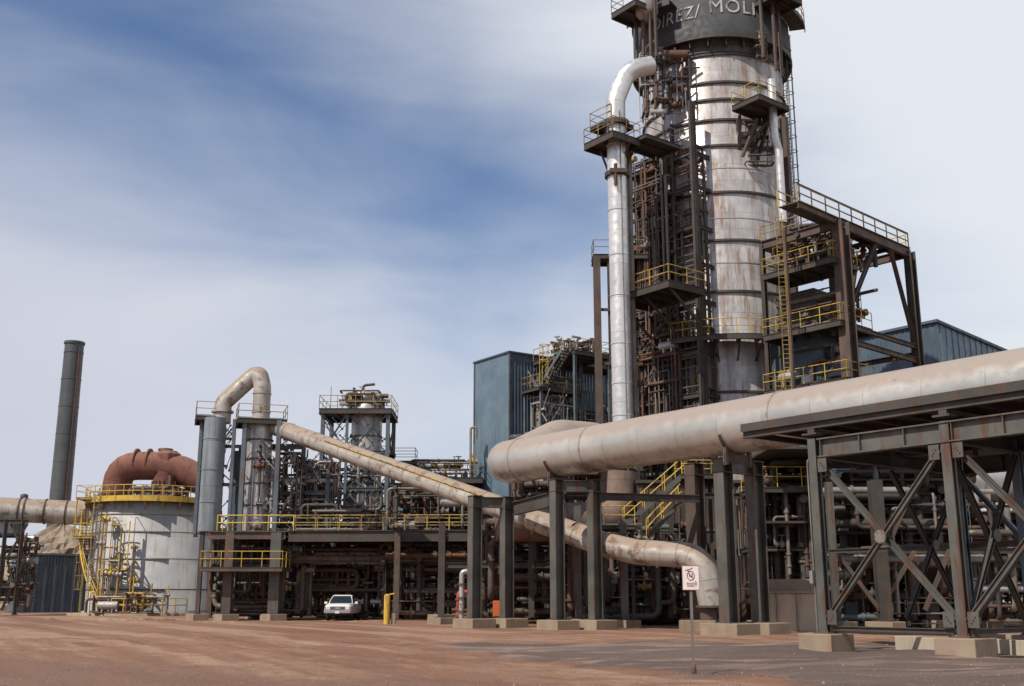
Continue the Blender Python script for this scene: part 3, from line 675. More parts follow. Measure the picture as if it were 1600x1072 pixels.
# ================================================================== PICKUP TRUCK, facing the camera
tp0 = V(gx(527, 79), 79, 0); t = thing('pickup_truck', 'white pickup truck facing the camera in front of the dark pipe rack', 'truck', tp0)
def T(x, y, z): return tp0+V(x, y, z)
def loft(secs, closed=True):
    """secs: list of rings (same count) -> skin"""
    m = MB(); n = len(secs[0]); vs = [p for s_ in secs for p in s_]; fs = []
    for i in range(len(secs)-1):
        for k in range(n): fs.append((i*n+k, i*n+(k+1) % n, (i+1)*n+(k+1) % n, (i+1)*n+k))
    fs.append(tuple(range(n))[::-1]); fs.append(tuple((len(secs)-1)*n+k for k in range(n))); m.add(vs, fs); return m
def ringy(y, hw, zb, zt, cr=.12, cam_=.02): return [T(-hw, y, zb), T(hw, y, zb), T(hw+.02, y, (zb+zt)/2), T(hw-.01, y, zt-cr), T(hw-cr, y, zt), T(0, y, zt+cam_), T(-hw+cr, y, zt), T(-hw+.01, y, zt-cr), T(-hw-.02, y, (zb+zt)/2)]
loft([ringy(0, .88, .58, 1.04), ringy(.1, .93, .52, 1.12), ringy(1.35, .96, .5, 1.2), ringy(1.5, .96, .5, 1.2), ringy(3.2, .96, .5, 1.2), ringy(5.2, .95, .55, 1.18)]).build('body', M['white'], t, bevel=.02)
cab = loft([[T(-.88, 1.25, 1.16), T(.88, 1.25, 1.16), T(.88, 3.1, 1.16), T(-.88, 3.1, 1.16)], [T(-.8, 1.55, 1.45), T(.8, 1.55, 1.45), T(.8, 3.0, 1.45), T(-.8, 3.0, 1.45)], [T(-.68, 1.95, 1.74), T(.68, 1.95, 1.74), T(.68, 2.85, 1.74), T(-.68, 2.85, 1.74)], [T(-.6, 2.1, 1.79), T(.6, 2.1, 1.79), T(.6, 2.75, 1.79), T(-.6, 2.75, 1.79)]]).build('cab', M['white'], t, bevel=.03)
m = MB(); m.add([T(-.80, 1.295, 1.19), T(.80, 1.295, 1.19), T(.63, 1.9, 1.70), T(-.63, 1.9, 1.70)], [(0, 1, 2, 3)]); m.add([T(-.74, 1.52, 1.43), T(.74, 1.52, 1.43)], []); wsd = MB(); n_ = V(0, -.03, .03)
wsd.add([T(-.80, 1.29, 1.2)+n_, T(.80, 1.29, 1.2)+n_, T(.73, 1.56, 1.45)+n_, T(-.73, 1.56, 1.45)+n_, T(.62, 1.9, 1.69)+n_, T(-.62, 1.9, 1.69)+n_], [(0, 1, 2, 3), (3, 2, 4, 5)]); wsd.build('windscreen', M['glassdark'], cab)
for s_ in (-1, 1):
    m = MB(); m.add([T(s_*.875, 1.5, 1.24), T(s_*.875, 2.9, 1.24), T(s_*.72, 2.8, 1.68), T(s_*.72, 2.0, 1.68)], [(0, 1, 2, 3)]); m.build('side_window', M['glassdark'], cab)
    m = MB(); m.box(T(s_*1.1, 1.5, 1.24), (.2, .08, .17)); m.tube([T(s_*.9, 1.55, 1.18), T(s_*1.02, 1.52, 1.18)], .02, 6); m.build('mirror', M['white'], t, bevel=.02)
    m = MB(); m.box(T(s_*.68, -.03, .88), (.3, .06, .19)); m.build('headlight', M['lamp'], t, bevel=.015)
    m = MB(); m.box(T(s_*.87, -.01, .88), (.07, .07, .19)); m.build('turn_signal', M['amber'], t)
    m = MB(); m.ib(T(s_*.85, 1, 1), T(s_*.85, 1.05, 1), .02, .02, .005)
    for y in (.95, 4.15):
        m = MB(); c = T(s_*.8, y, .37); m.lathe((0, 0, 0), [(.22, -.12), (.34, -.12), (.37, -.06), (.37, .06), (.34, .12), (.22, .12)], 24)
        m.v = [(c.x+z, c.y+x, c.z+yy) for x, yy, z in m.v]; wh = m.build('wheel', M['black'], t)
        m = MB(); m.tube([c+X1*s_*.09, c+X1*s_*.1], .22, 16); m.tube([c+X1*s_*.1, c+X1*s_*.125], .07, 10); m.build('rim', M['chrome'], wh)
m = MB(); m.box(T(0, -.02, .88), (1.04, .05, .19)); gr = m.build('grille', M['black'], t)
m = MB()
for k in range(3): m.box(T(0, -.05, .82+.06*k), (1.04, .02, .018))
m.box(T(0, -.052, .88), (.36, .02, .1)); m.build('grille_bar', M['chrome'], gr)
m = MB(); m.box(T(0, -.16, .63), (1.86, .16, .2)); m.build('bumper', M['chrome'], t, bevel=.03)
m = MB(); m.box(T(0, -.25, .6), (.3, .015, .15)); m.build('license_plate', M['pale'], t)
m = MB(); m.box(T(0, .2, .45), (1.5, .5, .14)); m.box(T(0, 2.5, .42), (1.1, 4, .16)); m.build('chassis', M['black'], t)
# ================================================================== PROCESS TOWER
TC = V(gx(1131, 80, 20), 80, 0); TR = 5.5
t = thing('process_tower', 'giant stained white cylindrical tower with dark lettered band at its top', 'tower', TC)
m = MB(); m.lathe(TC, [(TR, 0), (TR, 49), (TR-.3, 49.5)], 96); m.build('shell', M['tower'], t)
def zat(v, Y, u=1150): return at(u, v, Y).z
for v in (612, 455, 375, 300, 227, 187, 155, 128):
    z = zat(v, TC.y-TR); m = MB(); m.ring(TC+Z*z, TR-.02, .16, .16, 96); m.build('stiffener_ring', M['dark'], t)
for v in (410, 340, 262):
    z = zat(v, TC.y-TR); m = MB(); m.ring(TC+Z*z, TR-.02, .05, .07, 96); m.build('seam_ring', M['silver'], t)
zb = zat(57, TC.y-6.15)
m = MB(); m.lathe(TC+Z*zb, [(6.15, 0), (6.15, 4.4), (6.0, 4.4)], 96); bd = m.build('letter_band', M['band'], t)
m = MB(); m.ring(TC+Z*(zb+.1), 6.15, .14, .3, 96); m.ring(TC+Z*(zb+4.3), 6.15, .1, .2, 96); m.build('band_flange', M['dark'], bd)
m = MB(); m.lathe(TC+Z*(zb-.02), [(TR+.12, -1.15), (TR+.14, .3), (6.05, .05)], 96); m.ring(TC+Z*(zb-.7), TR-.02, .2, .5, 96)  # dark skirt and ring paint the shade under the band overhang
for k in range(28): a = 2*math.pi*k/28; p = TC+V(math.cos(a)*5.8, math.sin(a)*5.8, zb-.3); d_ = V(math.cos(a), math.sin(a), 0); m.obox(p, d_*.28, d_.cross(Z)*.03, Z*.3)
m.build('shade_skirt_bracket', M['dark'], bd)
# lettering bent round the band
def bent_text(txt, size, th0, zc, r, par, c, sx=1.0, shear=0):
    cu = bpy.data.curves.new('t', 'FONT'); cu.body = txt; cu.size = size; cu.extrude = .02;  cu.shear = shear; cu.space_character = 1.12
    ob = bpy.data.objects.new('t', cu); COL.objects.link(ob); bpy.context.view_layer.update()
    me = bpy.data.meshes.new_from_object(ob.evaluated_get(bpy.context.evaluated_depsgraph_get()))
    bpy.data.objects.remove(ob); o0 = lpos(par); mm = MB()
    import bmesh
    bm = bmesh.new(); bm.from_mesh(me); bmesh.ops.triangulate(bm, faces=bm.faces[:]); bmesh.ops.subdivide_edges(bm, edges=[e for e in bm.edges if e.calc_length() > .4], cuts=2)
    bmesh.ops.triangulate(bm, faces=bm.faces[:])
    vs = []
    for v in bm.verts:
        th = th0+v.co.x*sx/r; rr = r+v.co.z+.03; vs.append((c.x+rr*math.sin(th), c.y-rr*math.cos(th), zc+v.co.y))
    bm.verts.index_update(); mm.add(vs, [tuple(v.index for v in f.verts) for f in bm.faces]); bm.free()
    return mm.build('lettering', M['letter'], par)
bent_text('DIREZ/', 1.5, -.98, zb+1.75, 6.15, bd, TC, .82, .1)
bent_text('MOLI', 1.5, -.2, zb+2.0, 6.15, bd, TC, .98)
m = MB(); q = at(1010, 8, 74.2); m.lathe(q-Z*1.2, [(.01, 0), (.6, .15), (.85, .5), (.85, 1.9), (.6, 2.3), (.01, 2.5)], 20); m.build('accumulator', M['tower'], t)
# walkway with rails at the very top left and right
zt = zat(20, 74)
for (u0, v0, Y0, sa, sb, sd_) in ((992, 22, 74.5, 2.6, 2.4, 'AD'), (1214, 6, 74.2, 2.6, 2.6, 'AB')):
    c = at(u0, v0, Y0); c.z = zat(v0, Y0, u0)+.2
    deck(t, c, sa, sb, t=.45, sides=sd_, mat=M['dark'], railmat=M['yellow2'])
# ring walkway with railing round the foot of the band

for a0_, a1_ in ((200, 236), (304, 345)):
    m = MB(); m.ring(TC+Z*(zb+3.0), 6.2, 1.2, .1, 14, R(a0_), R(a1_)); m.ring(TC+Z*(zb+2.85), 7.36, .08, .35, 14, R(a0_), R(a1_)); m.build('walkway', M['dark'], t)
    m = MB(); rail(m, arc(TC, 7.4, R(a0_), R(a1_), 6, zb+3.05), sp=1.2); m.build('handrail', M['yellow2'], t)
# framework hugging the band, left side
for u_, v0_, v1_, Y_ in ((996, 0, 95, 75.5), (1006, 0, 90, 74.5), (1018, 20, 100, 73.6), (1026, 10, 88, 73.4), (1213, 0, 110, 73.9), (1222, 0, 120, 74.6), (1193, 0, 90, 73.5)):
    p, q = at(u_, v1_, Y_), at(u_, v0_-12, Y_); q.x = p.x; q.y = p.y; m = MB(); m.bar(p, q, .18, .18); m.build('band_post', M['brown'], t)
# tall narrow ladder up the right-hand edge
p = V(TC.x+5.15, TC.y-2.6, 24); ladder(t, p, 21, V(.5, -1, 0), V(1, .2, 0), True, M['dark'], M['dark'], wd=.5)
m = MB(); m.bar(V(TC.x+4.6, TC.y-3.6, 6), V(TC.x+4.6, TC.y-3.6, 37), .5, .3); m.build('cable_tray', M['brown'], t)
# small white riser with kink, right of the lit face
m = MB(); rp = at(1223, 340, 73.2); m.tube([V(rp.x, rp.y, 27.5), V(rp.x, rp.y, 33), V(rp.x-.25, rp.y, 34), V(rp.x-.25, rp.y, 38.5)], .28, 14, bend=.5); m.build('riser', M['shiny'], t)
m = MB(); m.tube([V(rp.x, rp.y, 5), V(rp.x, rp.y, 27.5)], .2, 12); m.build('riser', M['brown'], t)
# side platform, upper right
pc = at(1188, 162, 72.6); zp = pc.z
deck(t, V(pc.x+.1, 73.0, zp), 2.5, 3.3, t=.4, sides='ABD', mat=M['dark'], railmat=M['yellow'])
m = MB(); b0 = V(pc.x-1.3, 73.6, zp-.4)
for s_ in (0, 2.2): m.ib(b0+V(s_, 0, 0), V(b0.x+s_*.5+.1, 75.4, zp-4.4), .22, .2, .03); m.ib(V(b0.x+s_, 74.4, zp-.3), V(b0.x+s_*.2+.1, 74.8, zp-3.9), .2, .18, .03)
m.build('bracket', M['dark'], t)
m = MB(); m.tube([at(1160, 245, 74), at(1183, 185, 73.4)], .14, 8); m.tube([at(1160, 190, 74.2), at(1186, 215, 73.8)], .09, 8); m.tube([at(1165, 230, 74), at(1200, 190, 73.6)], .11, 8); m.build('bracket', M['brown'], t)
clutter(t, 31, V(pc.x-.9, 73.9, 0), 2.0, .8, zp-4, zp-.7, 5, 0, 0, 3, (.05, .1), X1, Y1, gear=1)
clutter(t, 32, at(1182, 95, 73.9)-Z*0, .9, .5, 0, 2.4, 3, 0, 0, 2, (.05, .12), X1, Y1)
# curved walkway round the tower, low on the front
zw = zat(520, 72.8); a0, a1 = R(228), R(335)
m = MB(); m.ring(TC+Z*(zw-.04), TR+.1, 1.6, .07, 30, a0, a1); m.ring(TC+Z*(zw-.2), TR+1.58, .12, .38, 30, a0, a1)
for k in range(9): a = a0+(a1-a0)*k/8; d_ = V(math.cos(a), math.sin(a), 0); m.bar(TC+d_*(TR+.1)+Z*(zw-.2), TC+d_*(TR+1.6)+Z*(zw-.2), .12, .25); m.bar(TC+d_*(TR+.05)+Z*(zw-1.6), TC+d_*(TR+1.5)+Z*(zw-.35), .1, .12)
m.build('walkway', M['dark'], t)
m = MB(); rail(m, arc(TC, TR+1.62, a0, a1, 14, zw)); m.build('handrail', M['yellow'], t)

# ================================================================== VERTICAL OFF-GAS DUCT, left of the tower
vd = V(gx(967, 71.5, 25), 71.5, 0); vr = .68
t = thing('vertical_duct', 'tall bright round duct rising left of the tower and bending into it near the top', 'duct', V(vd.x, vd.y, 6))
ztop = at(975, 124, 71.5).z; side_in = at(1030, 112, 75.5)
m = MB(); m.tube([V(vd.x, vd.y, 10.6), V(vd.x, vd.y, ztop-1.6), V(vd.x+.75, vd.y+.2, ztop+.35), V(vd.x+1.5, vd.y+.3, ztop+1.0), V(vd.x+2.7, vd.y+.8, ztop+1.5)], vr, 28, bend=2.2, seg=7); m.build('pipe', M['shiny'], t)
bands(t, M['shiny'], [(V(vd.x, vd.y, zat(v, vd.y, 967)-.04), V(vd.x, vd.y, zat(v, vd.y, 967)+.04), vr+.04) for v in (650, 600, 538, 463, 400, 330, 274, 228)])
m = MB(); m.tube([V(vd.x+.2, vd.y-.69, 9), V(vd.x+.2, vd.y-.69, 35)], .035, 6); m.build('conduit', M['oldpipe'], t)
m = MB(); m.tube([V(vd.x+.95, vd.y+.9, 8), V(vd.x+.95, vd.y+.9, 33)], .2, 12); m.build('parallel_pipe', M['oldpipe'], t)
z = zat(274, vd.y, 965); m = MB(); m.ring(V(vd.x, vd.y, z), vr+.05, .15, .3, 20); m.bar(V(vd.x-.2, vd.y-.9, z-1.1), V(vd.x-.2, vd.y-.9, z+.5), .2, .15); m.bar(V(vd.x-.6, vd.y-.9, z), V(vd.x+.6, vd.y-.9, z), .2, .3); m.build('clamp', M['dark'], t)
z = ztop-.3; m = MB(); m.ring(V(vd.x, vd.y, z-3.2), vr+.02, .25, .35, 24); m.build('collar', M['dark'], t)
# access platform hanging round the duct head
t = thing('duct_platform', 'small two level platform with yellow rails round the head of the tall bright duct', 'platform', V(vd.x, vd.y, 34))
pz = zat(207, 70, 965)
deck(t, V(vd.x-.3, 71.6, pz), 3.0, 2.6, t=.5, sides='ABD', mat=M['dark'], railmat=M['yellow2'])
deck(t, V(vd.x-.2, 72.4, pz+1.5), 2.2, 2.2, t=.25, sides='AD', mat=M['dark'], railmat=M['yellow2'])
deck(t, V(vd.x+2.6, 72.6, pz+.2), 2.4, 3.4, t=.3, sides='AB', mat=M['dark'], railmat=M['railgrey'])
m = MB()
for x_, y_ in ((-1.2, 72.2), (.9, 70.4), (1.4, 72.2)): m.bar(V(vd.x+x_*.9, y_, pz-.4), V(vd.x+x_*.4, 72.2, pz-2.2), .12, .14)
m.build('knee_brace', M['dark'], t)
clutter(t, 5, V(vd.x-.8, 70.6, 0), 1.4, 1.6, pz+.2, pz+1.4, 3, 0, 0, 2, (.04, .08), X1, Y1)

# ================================================================== STAIR/LIFT STRUCTURE at the tower's left
LF, RN = V(8.9, 78.4, 0), V(13.1, 73.5, 0); fa = (RN-LF).normalized(); fb = V(-fa.y, fa.x, 0); FL = (RN-LF).length
t = thing('lift_structure', 'dark rusty steel framework full of piping clinging to the left side of the tower', 'structure', RN)
def fp(s, d, z=0): return LF+fa*(s*FL)+fb*d+Z*z
HT = 37.0
for s, d, h, wd in ((0, 0, 35.5, .3), (.32, 0, 31, .16), (.70, 0, HT-1.2, .24), (1.0, 0, HT, .36), (0, 2.2, 33, .3), (.7, 2.0, 33, .25)):
    p = fp(s, d); column(t, XY(p), h, wd, wd, .3, M['dark'] if s != 0 else M['brown'], up=fb)
m = MB(); q = fp(1.0, .0); m.obox(q+Z*19+fa*.05-fb*.05, fa*.1, fb*.3, Z*17.9); m.build('guide_rail', M['dark'], t)
lev = [6.5, 9.6, 12.4, 15.2, 18.2, 21.9, 24.6, 27.4, 30.4, 33.0]
for z in lev:
    m = MB(); m.ib(fp(.02, -.02, z), fp(.98, -.02, z), .34, .2, .03); m.ib(fp(.0, 1.9, z), fp(1, 1.9, z), .3, .2, .03)
    for s in (0, .35, .7, 1): m.ib(fp(s, .15, z), fp(s, 1.8, z), .25, .18, .03)
    m.build('floor_beam', M['dark'] if z % 2 else M['brown'], t)
    m = MB(); m.obox(fp(.34, 1.0, z+.15), fa*(FL*.33), fb*.85, Z*.03); m.build('floor_grating', M['grate'], t)
# brown sheeting behind the pipework
m = MB(); r_ = random.Random(3)
for i, (za, zb_) in enumerate(zip([1.5]+lev, lev)):
    for s0, s1 in ((.03, .36), (.38, .68)):
        if zb_ > 31 and s0 > .3: continue
        m2 = MB(); dd = .3+r_.uniform(0, .15); m2.clad(fp(s0, dd, 0), fp(s1, dd, 0), za+.2, zb_-.2, .35, .05); m2.build('wall_panel', M['browncl'], t)
for i in range(len(lev)-1):
    if i % 2 == 0:
        m = MB(); m.bar(fp(.03, -.06, lev[i]+.2), fp(.68, -.06, lev[i+1]-.2), .12, .16); m.build('brace', M['brown'], t)
    else:
        m = MB(); m.bar(fp(.66, -.07, lev[i]+.2), fp(.3, -.07, lev[i+1]-.2), .12, .16); m.bar(fp(.05, -.1, lev[i]+.3), fp(.36, -.1, lev[i+1]-.3), .1, .14); m.build('brace', M['brown'], t)
# ladder bay rungs on the right
m = MB()
for k in range(46): z = 5+k*.68; m.bar(fp(.72, -.03, z), fp(.98, -.03, z), .06, .09)
m.build('rung', M['brown'], t)
clutter(t, 11, fp(.02, -.45), FL*.68, .7, 3, 20, 30, 6, 8, 12, (.04, .12), fa, fb, [M['brown'], M['dark'], M['rusty'], M['brown'], M['oldpipe'], M['dark']], gear=6)
clutter(t, 12, fp(.02, -.45), FL*.68, .7, 20, 35, 36, 7, 8, 14, (.04, .12), fa, fb, [M['brown'], M['dark'], M['brown'], M['rusty'], M['oldpipe'], M['dark']], gear=8)
clutter(t, 13, fp(.70, .1), FL*.3, 1.4, 4, 34, 9, 7, 0, 8, (.04, .11), fa, fb, [M['brown'], M['dark'], M['oldpipe']], gear=4)
# loose high pipework against the tower's upper left
t = thing('pipe_cluster', 'tangle of small dark pipes against the tower just below its lettered band', 'pipework', at(1020, 150, 74.5))
clutter(t, 14, at(1004, 180, 74.4)-Z*0, 3.6, .8, 0, 5.2, 12, 5, 0, 10, (.05, .14), X1, (Y1-X1*.1).normalized(), [M['brown'], M['dark'], M['vessel'], M['dark']], gear=5)
# jutting platform, mid height
cz = zat(437, 68.8, 1045); t = thing('side_platform', 'square platform with bright yellow handrail jutting from the dark framework beside the tall duct', 'platform', V(10.3, 68.6, cz))
cn = at(1045, 437, 69.3); c = cn-A*2.7+B*1.75; deck(t, V(c.x, c.y, cn.z), 5.4, 3.5, t=.5, sides='ABD', mat=M['dark'], railmat=M['yellow'])
m = MB(); c0 = V(c.x, c.y, cn.z)
for s_ in (-2.4, 0, 2.4): m.bar(c0+A*s_-B*1.4-Z*.4, c0+A*s_+B*1.6-Z*2.6, .12, .16)
m.build('knee_brace', M['dark'], t)
# ================================================================== LEFT REAR FRAME (columns seen left of the bright duct)
p1 = at(932, 403, 76.5); t = thing('support_tower', 'slim steel frame with a small railed top standing left of the tall bright duct', 'frame', (p1.x, p1.y, 0))
for k, (du, wd) in enumerate(((0, .5), (.95, .3))): column(t, (p1.x+du, p1.y+.3*k), p1.z, wd, wd, .3, M['brown'] if k == 0 else M['dark'], up=Y1)
column(t, (p1.x+3.2, p1.y+2), p1.z, .3, .3, .3, M['dark'])
deck(t, V(p1.x+2.0, p1.y+1, p1.z+.3), 4.4, 2, X1, Y1, t=.35, sides='AD', railmat=M['railgrey'])
for z in (9, 13.5, 18, 22): m = MB(); m.bar(V(p1.x+1.0, p1.y+.4, z), V(p1.x+3.1, p1.y+1.9, z+1.6), .12, .14); m.bar(V(p1.x+.1, p1.y, z), V(p1.x+3.2, p1.y+.2, z), .14, .2); m.build('brace', M['brown'], t)
clutter(t, 15, V(p1.x+1.0, p1.y+.3, 0), 1.7, 1.5, 9, 25, 6, 3, 0, 5, (.04, .09), X1, Y1)

# ================================================================== RIGHT ACCESS FRAME
K = at(1312, 342, 68); zt = K.z
L_, Rr = atz(1190, 378, zt), atz(1420, 389, zt)
t = thing('access_frame', 'tall open steel frame with yellow railed top deck standing right of the tower', 'frame', (K.x, K.y, 0))
column(t, XY(K), zt-.2, .86, .8, .3, M['brown']); column(t, XY(Rr), zt-.2, .6, .6, .3, M['dark']); column(t, XY(L_), zt-.2, .3, .3, .3, M['dark'])
Bk = Rr-K+L_; column(t, XY(Bk), zt-.2, .5, .5, .3, M['dark'])
ax_, bx_ = (K-L_).normalized(), (Rr-K).normalized()
def kb(a, b, z, w=.25, d=.5, mt='brown'):
    m = MB(); m.ib(V(*XY(a), z), V(*XY(b), z), d, w, .04); m.build('beam', M[mt], t)
kb(L_, K, zt-.3, .3, .6); kb(K, Rr, zt-.3, .3, .7); kb(L_, Bk, zt-.3); kb(Bk, Rr, zt-.3, .3, .6)
for f_ in (.25, .5, .75): kb(L_+(Bk-L_)*f_, K+(Rr-K)*f_, zt-.45, .15, .3, 'dark')
for z in (8.5, 12.5): kb(K, Rr, z+.8, .3, .5); kb(Bk, Rr, z+.4, .3, .4)
kb(K, Rr, 15.2, .3, .4); kb(K, Rr, 18.7, .25, .3); kb(K, Rr, 17.7, .25, .35); kb(Bk, Rr, 18.2, .25, .35)
m = MB(); c = (K+Rr)/2; mid = K+(Rr-K)*.62
for a_, za, b_, zb2 in ((K+(Rr-K)*.70, zt-.6, Rr-(Rr-K)*.02, 18.6), (K+(Rr-K)*.5, zt-.6, K+(Rr-K)*.03, 19.6), (Bk+(Rr-Bk)*.3, zt-.6, Bk, 17.5)): m.ib(V(*XY(a_), za), V(*XY(b_), zb2), .26, .22, .03)
m.build('brace', M['brown'], t)
m = MB(); m.obox(V(*XY((K+Rr)/2-bx_*2.3-ax_*.8), zt+.03), bx_*((Rr-K).length/2+2.5), ax_*.75, Z*.03)
m.obox(V(*XY((L_+K)/2), zt+.02), ax_*((K-L_).length/2), bx_*.1, Z*.02); m.build('grating', M['grate'], t)
e0 = K-bx_*5.0
m = MB(); rail(m, [V(*XY(e0), zt), V(*XY(K), zt), V(*XY(Rr), zt)], r=.045); m.build('handrail', M['yellow2'], t)
m = MB(); m.bar(V(*XY(e0), zt+1.16), V(*XY(Rr), zt+1.16), .1, .08); m.build('rail_cap', M['brown'], t)
m = MB(); rail(m, [V(*XY(e0-ax_*1.5), zt), V(*XY(K-ax_*1.5), zt), V(*XY(Rr-ax_*1.5), zt), V(*XY(Rr-ax_*.2), zt)], r=.04); m.build('handrail', M['yellow'], t)
m = MB(); rail(m, [V(*XY(L_), zt), V(*XY(K-ax_*1.6), zt)], r=.036); m.build('handrail', M['yellow2'], t)
m = MB(); m.ib(V(*XY(e0), zt-.25), V(*XY(K-bx_*.4), zt-.25), .45, .25, .04); m.build('beam', M['brown'], t)
clutter(t, 16, V(*XY(L_+bx_*1.2), 0), (K-L_).length-.6, 5, zt-2.0, zt+.9, 14, 2, 6, 8, (.05, .2), ax_, bx_, [M['brown'], M['dark'], M['vessel'], M['dark'], M['yellow2'], M['rusty']], gear=4)
# inner platforms between tower and front column
for vv, sa, sb in ((415, 5.6, 3.0), (512, 6.0, 4.0), (600, 6.4, 3.6)):
    z = zat(vv, 69.6, 1270); c = V(*XY((L_+K)/2), z)+bx_*(sb/2-.9)+ax_*.2
    deck(t, c, sa, sb, ax_, bx_, t=.4, sides='ABD', mat=M['dark'], railmat=M['yellow'])
    clutter(t, int(vv), c-ax_*2.4-bx_*.3-Z*c.z, 4.8, 2.4, z+.3, z+2.8, 6, 3, 2, 5, (.05, .16), ax_, bx_, gear=3)
# ladder and slim posts in front
lp = at(1231, 590, 68.4); ladder(t, V(lp.x, lp.y, 8), 18.5, V(1, 0, 0), V(0, -1, 0), False, M['yellow2'], wd=.42)
m = MB(); q = at(1240, 600, 68.2); m.bar(V(q.x, q.y, 4), V(q.x, q.y, 25.2), .16, .16); m.build('post', M['brown'], t)
lp = at(1216, 590, 69); ladder(t, V(lp.x, lp.y, 9), 7, V(1, 0, 0), V(0, -1, 0), False, M['yellow2'], wd=.42)
# dark equipment housing inside the frame
hc = (L_+Bk)/2*.5+(K+Rr)/2*.5
t = thing('equipment_housing', 'dark grey equipment casing standing inside the frame right of the tower', 'housing', (hc.x, hc.y, 8))
m = MB(); c = V(*XY(L_+bx_*2.5+ax_*1.6), 0)
for (z0_, z1_, a_, b_) in ((.5, 14, 2.6, 1.6), (14, 19.5, 2.1, 1.4), (19.5, 22.2, 1.5, 1.1)):
    m = MB(); m.obox(V(c.x, c.y, (z0_+z1_)/2), ax_*a_, bx_*b_, Z*(z1_-z0_)/2); m.build('casing', M['bluedark'] if z0_ < 15 else M['dark'], t, bevel=.05)
    m = MB()
    for k in range(5): m.obox(V(c.x, c.y, z0_+(z1_-z0_)*(k+.5)/5), ax_*(a_+.07), bx_*(b_+.07), Z*.07)
    m.build('stiffener', M['dark'], t)
# ================================================================== BLUE BUILDINGS
bn = at(796, 551, 95); bz = bn.z; bf = atz(742, 568, bz)
t = thing('blue_building', 'tall narrow blue ribbed steel building behind the bent end of the overhead duct', 'building', (bn.x, bn.y, 0))
ba = V(bn.x-bf.x, bn.y-bf.y, 0); bl = ba.length; ba.normalize(); bb = V(-ba.y, ba.x, 0); N0, F0 = V(bn.x, bn.y, 0), V(bf.x, bf.y, 0)
W_ = 13.0
m = MB(); m.clad(F0, N0, 0, bz, .34, .05); m.build('wall', M['blue'], t)
m = MB(); m.clad(N0, N0+bb*W_, 0, bz, .34, .05); m.build('wall', M['bluedark'], t)  # wall turned from the sun: its shade is painted in darker blue
m = MB(); m.clad(N0+bb*W_, F0+bb*W_, 0, bz, .6, .05); m.build('wall', M['blue'], t)
m = MB(); m.clad(F0+bb*W_, F0, 0, bz, .6, .05); m.build('wall', M['blue'], t)
m = MB(); c = (F0+N0+bb*W_)/2+bb*0; c = (F0+N0)/2+bb*W_/2; m.obox(c+Z*(bz+.08), ba*(bl/2+.15), bb*(W_/2+.15), Z*.07); m.build('roof', M['bluedark'], t)
m = MB(); m.obox(N0+Z*bz/2, ba*.08, bb*.08, Z*bz/2); m.obox(F0+Z*bz/2, ba*.08, bb*.08, Z*bz/2); m.build('corner_trim', M['steel_blue'], t)
# stair tower on its dark face
t = thing('stair_tower', 'steel stair and railed landings against the dark side of the blue building', 'stairs', (bn.x+3, bn.y, 0))
so_ = N0+bb*1.0+ba*1.9
def sp(a, b, z): return so_+ba*a+bb*b+Z*z
zl = zat(604, 93, 840); zu = zat(553, 93, 905)
for a_, b_, h in ((1.2, .2, zl), (4.2, 1.6, zu), (4.2, 5.4, zu), (1.2, 4.6, zu), (1.2, 9.8, zu), (-1.2, 9.8, zu), (-1.2, .2, zu-3), (-1.2, 4.6, zu)): column(t, XY(sp(a_, b_, 0)), h, .22, .22, .2, M['steel_blue'])
deck(t, sp(0, 2.2, zl), 2.6, 4.6, ba, bb, t=.3, sides='ABD', railmat=M['yellow2'])
deck(t, sp(1.3, 3.5, zu), 6.0, 4.0, ba, bb, t=.35, sides='ABC', railmat=M['yellow2'])
deck(t, sp(-.3, 7.5, zu-.1), 2.6, 4.0, ba, bb, t=.3, sides='BC', railmat=M['railgrey'])
deck(t, sp(0, 7.5, zl-3), 2.6, 5.0, ba, bb, t=.3, sides='B', railmat=M['railgrey'])
stair(t, sp(.4, .9, zl), sp(3.9, .9, zu), bb, mat=M['steel_blue'], railmat=M['railgrey'])
stair(t, sp(-.5, 7.2, zl-3), sp(-.5, 3.6, zl), ba, mat=M['dark'], railmat=M['railgrey'])
stair(t, sp(.6, 5.4, zl-6.4), sp(.6, 9.2, zl-3.1), ba, mat=M['steel'], railmat=M['railgrey'])
m = MB()
hoop = lambda z: [sp(1.5+.0, .4, 0)+ba*math.cos(a)*.35+bb*math.sin(a)*.5+Z*z for a in [math.pi*2*k/10 for k in range(11)]]
for z in (zu-.6, zu+.1, zu+.8): m.tube(hoop(z), .04, 5)
for k in (0, 3, 5, 7): m.tube([hoop(zl+.2)[k], hoop(zu+.8)[k]], .03, 5)
m.build('ladder_cage', M['yellow'], t)
clutter(t, 21, sp(-1, .2, 0), 2, 5.5, zl-6, zl-.5, 9, 4, 3, 8, (.04, .12), ba, bb, [M['yellow2'], M['vessel'], M['brown'], M['silver'], M['dark']], gear=3)
clutter(t, 22, sp(-1, 5.5, 0), 2, 5, 6, zl-.5, 12, 5, 4, 6, (.05, .15), ba, bb, [M['dark'], M['brown'], M['steel_blue'], M['dark']], gear=5)
clutter(t, 23, sp(-1, 5, 0), 2, 5.5, zu+.1, zu+1.2, 8, 0, 4, 5, (.04, .12), ba, bb, gear=2)
clutter(t, 24, sp(-.5, 2, 0), 4, 3.4, zu+.1, zu+1.5, 10, 2, 4, 6, (.04, .12), ba, bb, [M['brown'], M['vessel'], M['dark']], gear=3)
spars(t, 25, sp(-1.2, .2, 0), 5, 1, zl-6, zu-.6, 26, ba, bb)
